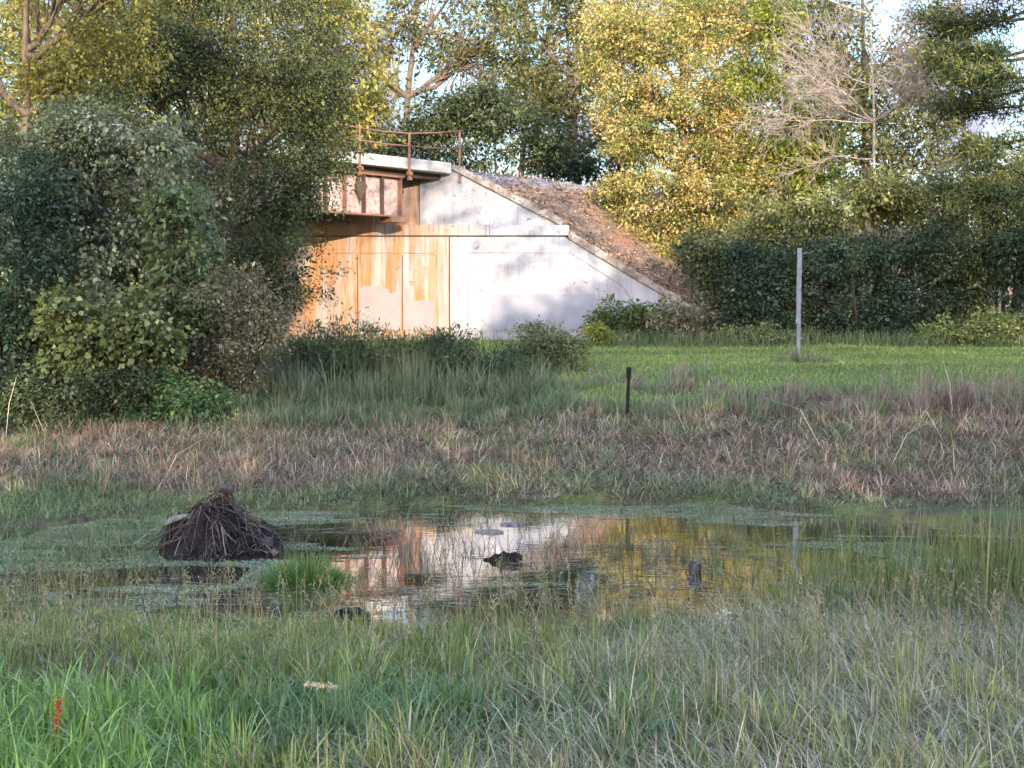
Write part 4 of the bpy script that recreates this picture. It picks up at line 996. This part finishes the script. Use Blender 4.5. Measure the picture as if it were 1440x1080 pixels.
# c) marsh cover on the left of the pond
xy = scatter(rng, 60000, 8.3, 13.0, .47, .8); x, y = xy[:, 0], xy[:, 1]
lm = sstep(-1.9, -3.2, x+.25*(11-y))*(sstep(.30, .46, fbm(x*1.1+3, y*1.6, 101)))
chan = sstep(.55, .3, np.abs(y-(9.05+.15*np.sin(x*2)))/.8)*sstep(-4.4, -3.6, x)*sstep(-1.7, -2.3, x)
keep = rng.random(len(x)) < lm*(1-.93*chan); xy = xy[keep]; n = len(xy)
zb_ = np.maximum(gz(xy[:, 0], xy[:, 1]), -.02)
col = pal_mix([(.055, .10, .035), (.10, .16, .06), (.17, .22, .10)], rng.random(n))
blades('marsh_grass', xy, rng.uniform(.04, .15, n), rng.uniform(.004, .009, n), rng.normal(1.0, .45, n), 307, col, M_GRASS, 2, z=zb_, label='low green marsh grass matted at the left of the pond')
# tussock in the pond
c = P(432, 822, 9.0); rr = np.random.default_rng(8)
n = 1700; a = rr.random(n)*6.283; r = rr.random(n)**.6*.36
tb = np.array([c[0], c[1], -.05]); bx = np.stack([c[0]+np.cos(a)*r, c[1]+np.sin(a)*r*.7], 1)
col = pal_mix([(.05, .11, .025), (.09, .17, .04), (.16, .24, .07)], rr.random(n))
o = blades('grass_tussock', bx, rr.uniform(.13, .30, n)*(1.08-.75*(r/.36)**1.5), rr.uniform(.004, .008, n), .2+.9*(r/.36)+rr.normal(0, .3, n), 308, col, M_GRASS, 3, z=np.full(n, -.03), leandir=a)
del o['kind']; tag(o, 'round bright green grass tussock in the shallows right of the mound', 'grass tussock')
# d) far margin: green sedge, then brown matted sedge
def band_at(x, y): return sstep(12.4, 13.5, y+2.4*(fbm(x*.7, y*.7, 112)-.5))*(1-sstep(16.3, 17.2, y-.6*sstep(2, 5, x)+1.8*(fbm(x*.9, y*.6, 113)-.5)))
def sedge_colour(x, y, u, n):
    grn = pal_mix([(.045, .065, .032), (.10, .125, .065), (.20, .22, .13)], u)
    red = (sstep(-2.0, -4.5, x)*.7*sstep(.3, .55, fbm(x*1.2, y*1.2, 118)))[:, None]
    brn = pal_mix([(.056, .038, .031), (.125, .090, .074), (.22, .170, .138), (.38, .33, .265)], u); org_ = pal_mix([(.18, .11, .07), (.33, .21, .135), (.44, .32, .22)], u)
    brn = brn*(1-red)+org_*red
    pick = (rng.random(n) < band_at(x, y)*np.clip(-.12+1.6*fbm(x*1.3, y*1.8, 114), 0, .95))[:, None]
    return np.where(pick, brn, grn)
xy = scatter(rng, 70000, 12.0, 17.6, .46, 1.0); x, y = xy[:, 0], xy[:, 1]
keep = (gz(x, y) > -.06); xy = xy[keep]; x, y = xy[:, 0], xy[:, 1]; n = len(xy)
blades('sedge', xy, rng.uniform(.08, .26, n)*(1-.5*sstep(13.0, 12.3, y)), rng.uniform(.006, .011, n), rng.normal(1.3, .45, n), 309, sedge_colour(x, y, rng.random(n), n), M_DRY, 2, curl=1.4, label='matted brown and green sedge along the far shore')
cxy = scatter(rng, 3600, 12.2, 17.6, .46, 1.0); keep = (gz(cxy[:, 0], cxy[:, 1]) > .0) & (rng.random(len(cxy)) < .2+.8*sstep(.35, .6, fbm(cxy[:, 0]*.9, cxy[:, 1]*1.3, 111))); cxy = cxy[keep]
xy, a_, idx = tufts(rng, cxy, 26, .10); n = len(xy); ht = rng.uniform(.10, .29, len(cxy))*(1-.5*sstep(13.2, 12.3, cxy[:, 1]))
col = sedge_colour(cxy[idx, 0], cxy[idx, 1], np.clip(rng.random(len(cxy))[idx]*.7+rng.random(n)*.35, 0, 1), n)
blades('sedge_tufts', xy, ht[idx]*rng.uniform(.5, 1.15, n), rng.uniform(.006, .012, n), np.abs(rng.normal(1.1, .4, len(cxy)))[idx]+rng.normal(0, .45, n), 319, col, M_DRY, 3, leandir=a_, curl=1.5, label='splayed sedge tufts along the far shore')
xy = scatter(rng, 18, 12.6, 16.5, .46, .5); n = len(xy)
stems('pale_straw', xy, rng.uniform(.5, .95, n), np.abs(rng.normal(1.0, .25, n)), 310, 'long pale straw stems fallen across the sedge', pal_mix([(.30, .26, .18), (.42, .37, .28)], rng.random(n)), .008, False)
# e) weeds before the lawn and green fringe at left
cxy = scatter(rng, 2700, 16.3, 21.5, .45, 1.2); x, y = cxy[:, 0], cxy[:, 1]
wd_ = np.where(x < .6, 1.0, 1-sstep(17.2, 18.3, y-2.0*(fbm(x*.6, 3, 121)-.4)))
wd_ = np.where((x > .3) & (x < 3.2), np.maximum(wd_, .25), wd_)
wd_ = wd_*np.where(np.hypot((x-1.54)/.45, (y-16.3)/.9) < 1, .25, 1)
keep = rng.random(len(x)) < wd_*(.25+.75*sstep(.3, .6, fbm(x*.9, y*.9, 122))); cxy = np.concatenate([cxy[keep], np.stack([rng.normal(pb0[0]+.1, .28, 16), rng.normal(pb0[1], .12, 16)], 1)])
xy, a_, idx = tufts(rng, cxy, 26, .12); x, y = xy[:, 0], xy[:, 1]; n = len(xy); u = np.clip(rng.random(len(cxy))[idx]*.7+rng.random(n)*.35, 0, 1)
rightw = sstep(4.6, 5.8, cxy[:, 0]+rng.normal(0, .3, len(cxy)))*sstep(18.2, 17.4, cxy[:, 1])
pur = (rng.random(len(cxy)) < np.clip(.5*sstep(.2, 3, cxy[:, 0])+.4*rightw, 0, .9))[idx][:, None]
col = np.where(pur, pal_mix([(.08, .055, .055), (.15, .11, .10), (.25, .20, .165)], u), pal_mix([(.055, .09, .05), (.10, .145, .075), (.18, .22, .125)], u)*np.where(cxy[idx, 0] < .3, .72, 1.)[:, None])
ht = rng.uniform(.14, .36, len(cxy))*(.7+.7*fbm(cxy[:, 0]*.8, 5+cxy[:, 1]*.8, 123))*(1+1.0*rightw)
blades('bank_weeds', xy, ht[idx]*rng.uniform(.5, 1.15, n), rng.uniform(.008, .015, n), np.abs(rng.normal(.6, .35, len(cxy)))[idx]+rng.normal(0, .4, n), 311, col, M_GRASS, 3, leandir=a_, label='rough weeds and grass on the bank before the lawn')
cxy = np.stack([rng.uniform(-4.6, .5, 420), rng.uniform(18.0, 21.2, 420)], 1); cxy = cxy[rng.random(420) < .2+.9*sstep(.35, .6, fbm(cxy[:, 0]*1.1, cxy[:, 1], 127))]
xy, a_, idx = tufts(rng, cxy, 30, .14); n = len(xy); ht = rng.uniform(.25, .75, len(cxy)); u = np.clip(rng.random(len(cxy))[idx]*.7+rng.random(n)*.35, 0, 1)
blades('tall_weeds', xy, ht[idx]*rng.uniform(.5, 1.15, n), rng.uniform(.008, .016, n), np.abs(rng.normal(.6, .4, len(cxy)))[idx]+rng.normal(0, .4, n), 321, pal_mix([(.04, .06, .035), (.085, .11, .06), (.16, .17, .105)], u), M_GRASS, 3, leandir=a_, label='loose tall grey-green weeds below the stained wall')
# f) lawn
xy = scatter(rng, 120000, 17.0, 33.5, .46, 1.5, .8); x, y = xy[:, 0], xy[:, 1]
keep = (x > -5); xy = xy[keep]; x, y = xy[:, 0], xy[:, 1]; n = len(xy)
col = pal_mix([(.065, .105, .026), (.135, .185, .048), (.26, .29, .095)], np.clip(rng.random(n)*.6+.7*fbm(x*.35, y*1.1, 131)-.15, 0, 1))
blades('lawn_grass', xy, rng.uniform(.04, .10, n), rng.uniform(.012, .022, n), rng.normal(.7, .4, n), 312, col, M_GRASS, 2, label='short mown green lawn in front of the hedge')
# unmown fringe under hedge and wall
xy = scatter(rng, 22000, 29.8, 33.6, .46, 2); x, y = xy[:, 0], xy[:, 1]; keep = (fbm(x*.9, y*.9, 141) > .38) & ((x > 2.2) | (rng.random(len(x)) < .10)); xy = xy[keep]; n = len(xy)
col = pal_mix([(.03, .055, .02), (.065, .10, .038), (.14, .16, .075)], rng.random(n))
blades('fringe_weeds', xy, rng.uniform(.15, .5, n), rng.uniform(.012, .022, n), np.abs(rng.normal(.4, .3, n)), 313, col, M_GRASS, 2, label='tall weeds at the foot of the hedge and wall')
# g) duckweed and floating scum
xy = scatter(rng, 600000, 7.6, 12.9, .47, .8); x, y = xy[:, 0], xy[:, 1]
left = sstep(-.8, -2.6, x)
pd = sstep(.545, .575, fbm(x*.9+9, y*2.6, 151)+.22*left-.05+.10*sstep(11.9, 12.6, y)+.06*sstep(1.6, 3, x)*sstep(10.8, 11.6, y)-.16*(1-left)*sstep(12.0, 11.4, y)*sstep(2.4, 1.4, x))
keep = (gz(x, y) < .03) & (rng.random(len(x)) < pd*.8+.004) & ~((chan_ := sstep(.55, .3, np.abs(y-(9.05+.15*np.sin(x*2)))/.8)*sstep(-4.4, -3.6, x)*sstep(-1.7, -2.3, x)) > .55)
xy = xy[keep]; n = len(xy); th = rng.random(n)*6.283; sz_ = .0035+.008*rng.random(n)**3
ang = th[:, None]+np.arange(4)[None]*math.pi/2
v = np.empty((n, 4, 3), np.float32); v[:, :, 0] = xy[:, :1]+np.cos(ang)*sz_[:, None]; v[:, :, 1] = xy[:, 1:]+np.sin(ang)*sz_[:, None]; v[:, :, 2] = .004+.003*rng.random(n)[:, None]
col = pal_mix([(.09, .13, .055), (.19, .24, .135), (.36, .39, .29)], np.clip(.5*rng.random(n)+.8*fbm(xy[:, 0]*2.5, xy[:, 1]*6, 155)-.15, 0, 1))
tag(mesh_obj('duckweed', v.reshape(-1, 3), np.arange(n*4).reshape(-1, 4), M_DRY, None, np.repeat(col, 4, 0)), 'pale green duckweed floating in drifts on the pond', None, None, 'stuff')
# floating dead straw
xy = scatter(rng, 5200, 8.2, 12.7, .46, .5); x, y = xy[:, 0], xy[:, 1]
keep = (gz(x, y) < .02) & (rng.random(len(x)) < .05+.95*sstep(.5, .64, fbm(x*.8, y*2.2, 161)+.12*sstep(11.3, 12.3, y))); xy = xy[keep]; n = len(xy)
th = rng.normal(0, .35, n); dd = np.stack([np.cos(th), np.sin(th), 0*th], 1); pp = np.stack([xy[:, 0], xy[:, 1], np.full(n, .009)], 1)
sdv = np.stack([-np.sin(th), np.cos(th), 0*th], 1)*rng.uniform(.003, .008, n)[:, None]; LL = rng.uniform(.06, .3, n)[:, None]
v = np.stack([pp-sdv, pp+dd*LL-sdv*.5, pp+dd*LL+sdv*.5, pp+sdv], 1)
tag(mesh_obj('floating_straw', v.reshape(-1, 3), np.arange(n*4).reshape(-1, 4), M_DRY, None, np.repeat(pal_mix([(.04, .032, .024), (.12, .10, .07), (.27, .25, .21)], rng.random(n)), 4, 0)), 'dead straw and scum floating on the pond', None, None, 'stuff')

# ================================================================= SMALL FOREGROUND PLANTS
c = P(84, 1040, 4.45); gzz = float(gz(c[0], c[1])); wv = (c[0], c[1], gzz)
dk = thing('dock_plant', 'rusty orange-red seed head among bright grass at lower left', 'plant', wv); rng = np.random.default_rng(12)
tp = P(83, 985, 4.45); lo = P(78, 1034, 4.45)
m = MB(); m.tube([wv, (lo[0], lo[1], (gzz+lo[2])/2), lo, tp], [.004, .004, .003, .002], 6); m.build('stem', M_ORANGE, dk, wv)
n = 170; t = rng.random(n)**.8; pos = lo+(tp-lo)*t[:, None]+rng.normal(size=(n, 3))*np.array([.0065, .0065, .006])*(1.25-.6*t[:, None])
v, f = leaf_mesh(pos, rng.normal(size=(n, 3))+np.array([0, 0, .8]), rng.uniform(.009, .017, n), rng.uniform(.005, .010, n), rng)
mesh_obj('seed_head', v, f, M_ORANGE, dk, None, False, None, wv)
def small_leaf_plant(px, py, Y, label, pal, k, sd, ln, name='leafy_weed', hh=.1):
    rng = np.random.default_rng(sd); c = P(px, py, Y); g = float(gz(c[0], c[1])); w = (c[0], c[1], g)
    t = thing(name, label, 'plant', w)
    m = MB(); m.tube([w, (c[0]+.01, c[1], (g+c[2])/2), c], [.003, .003, .002], 5); m.build('stem', M_TWIG, t, w)
    pos = c+rng.normal(size=(k, 3))*np.array([.02, .02, .02]); v, f = leaf_mesh(pos, rng.normal(size=(k, 3))+np.array([0, -.3, .3]), np.full(k, ln), np.full(k, ln*.75), rng)
    mesh_obj('leaf_cluster', v, f, M_LEAF, t, np.repeat(pal_mix(pal, rng.random(k)), 4, 0), False, None, w)
small_leaf_plant(1342, 942, 6.0, 'small yellow-green leaf sprig alone in the dry grass', [(.16, .20, .03), (.22, .26, .05)], 4, 1, .05)
small_leaf_plant(1377, 915, 6.3, 'small dark green leaf sprig right of the yellow-green one', [(.08, .12, .02), (.13, .17, .04)], 5, 2, .045)
small_leaf_plant(1020, 868, 7.0, 'pale fluffy seed head on a stalk before the golden reflection', [(.5, .5, .48), (.62, .6, .56)], 40, 3, .03, 'seed_stalk')
c = P(450, 964, 4.7); g = float(gz(c[0], c[1])); w_ = (c[0], c[1], g)
t = thing('bristle_grass', 'nodding cream-coloured grass plume in the lower left foreground', 'plant', w_)
st_ = P(480, 1010, 4.7); a = P(432, 962, 4.7); b = P(475, 966, 4.7)
m = MB(); m.tube([(st_[0], st_[1], g), st_, b+np.array([.03, 0, .0]), b], [.003, .003, .002, .002], 5); m.build('stem', M_TWIG, t, w_)
n = 160; tt = rng.random(n); pos = a+(b-a)*tt[:, None]+rng.normal(size=(n, 3))*.004
v, f = leaf_mesh(pos, norm(a-b)+rng.normal(size=(n, 3))*.5, np.full(n, .018), np.full(n, .004), rng)
mesh_obj('plume', v, f, M_DRY, t, np.repeat(pal_mix([(.45, .38, .26), (.6, .53, .4)], rng.random(n)), 4, 0), False, None, w_)

# ================================================================= LIGHT, SKY, CAMERA
W = bpy.data.worlds.new('World'); C.world = W; W.use_nodes = True
nt = W.node_tree; nt.nodes.clear()
wo = N(nt, 'ShaderNodeOutputWorld'); bg = N(nt, 'ShaderNodeBackground')
sky = N(nt, 'ShaderNodeTexSky', sky_type='NISHITA'); sky.sun_disc = False
EL = math.atan(TE*math.cos(0)); sky.sun_elevation = EL; sky.sun_rotation = math.pi-AZ*1.0
sky.air_density = 1.2; sky.dust_density = 1.5; sky.ozone_density = 1.5
tc = N(nt, 'ShaderNodeTexCoord'); mp = N(nt, 'ShaderNodeMapping'); mp.inputs['Scale'].default_value = (1, 1, 2.6)
L(nt, tc.outputs['Generated'], mp.inputs[0])
cl = noise(nt, mp.outputs[0], 5.5, 6, .6, .3)
CLOUD = (2.4, 2.35, 2.95)
mx = mixc(nt, ramp(nt, cl, [(.44, 0.), (.60, 1.)]), sky.outputs[0], CLOUD)
# evening sky: brighter toward the low sun and overhead, dimmer in the quarter opposite the sun
dp = nt.nodes.new('ShaderNodeVectorMath'); dp.operation = 'DOT_PRODUCT'; L(nt, tc.outputs['Generated'], dp.inputs[0]); dp.inputs[1].default_value = (.15, -.80, .58)
mr = N(nt, 'ShaderNodeMapRange'); L(nt, dp.outputs['Value'], mr.inputs[0]); mr.inputs[1].default_value = -.72; mr.inputs[2].default_value = .45; mr.inputs[3].default_value = .50; mr.inputs[4].default_value = 1.9
mx = mixc(nt, 1.0, mx, mr.outputs[0], 'MULTIPLY')
mx = mixc(nt, 1.0, mx, (.93, .99, 1.14), 'MULTIPLY')
L(nt, mx, bg.inputs[0]); bg.inputs[1].default_value = .135; L(nt, bg.outputs[0], wo.inputs[0])

sl = bpy.data.lights.new('sun', 'SUN'); sl.energy = 2.4; sl.angle = rad(.35); sl.color = (1, .82, .60)
so = bpy.data.objects.new('sun', sl); COL.objects.link(so); so.location = (10, -20, 20)
ld = Vector((math.sin(AZ), math.cos(AZ), -TE)).normalized()
so.rotation_euler = ld.to_track_quat('-Z', 'Y').to_euler()

cd = bpy.data.cameras.new('camera'); cam = bpy.data.objects.new('camera', cd); COL.objects.link(cam)
cd.sensor_width = 36; cd.lens = 36*F/1440; cd.clip_end = 2000; cd.clip_start = .1
cam.location = (0, 0, CAMZ); cam.rotation_euler = (math.pi/2-PITCH, 0, 0); C.camera = cam
C.view_settings.view_transform = 'Standard'; C.view_settings.look = 'None'; C.view_settings.gamma = 1
C.view_settings.exposure = 2.2
cy = C.cycles
cy.max_bounces = 6; cy.diffuse_bounces = 3; cy.glossy_bounces = 3; cy.transmission_bounces = 4; cy.transparent_max_bounces = 4
cy.caustics_reflective = False; cy.caustics_refractive = False
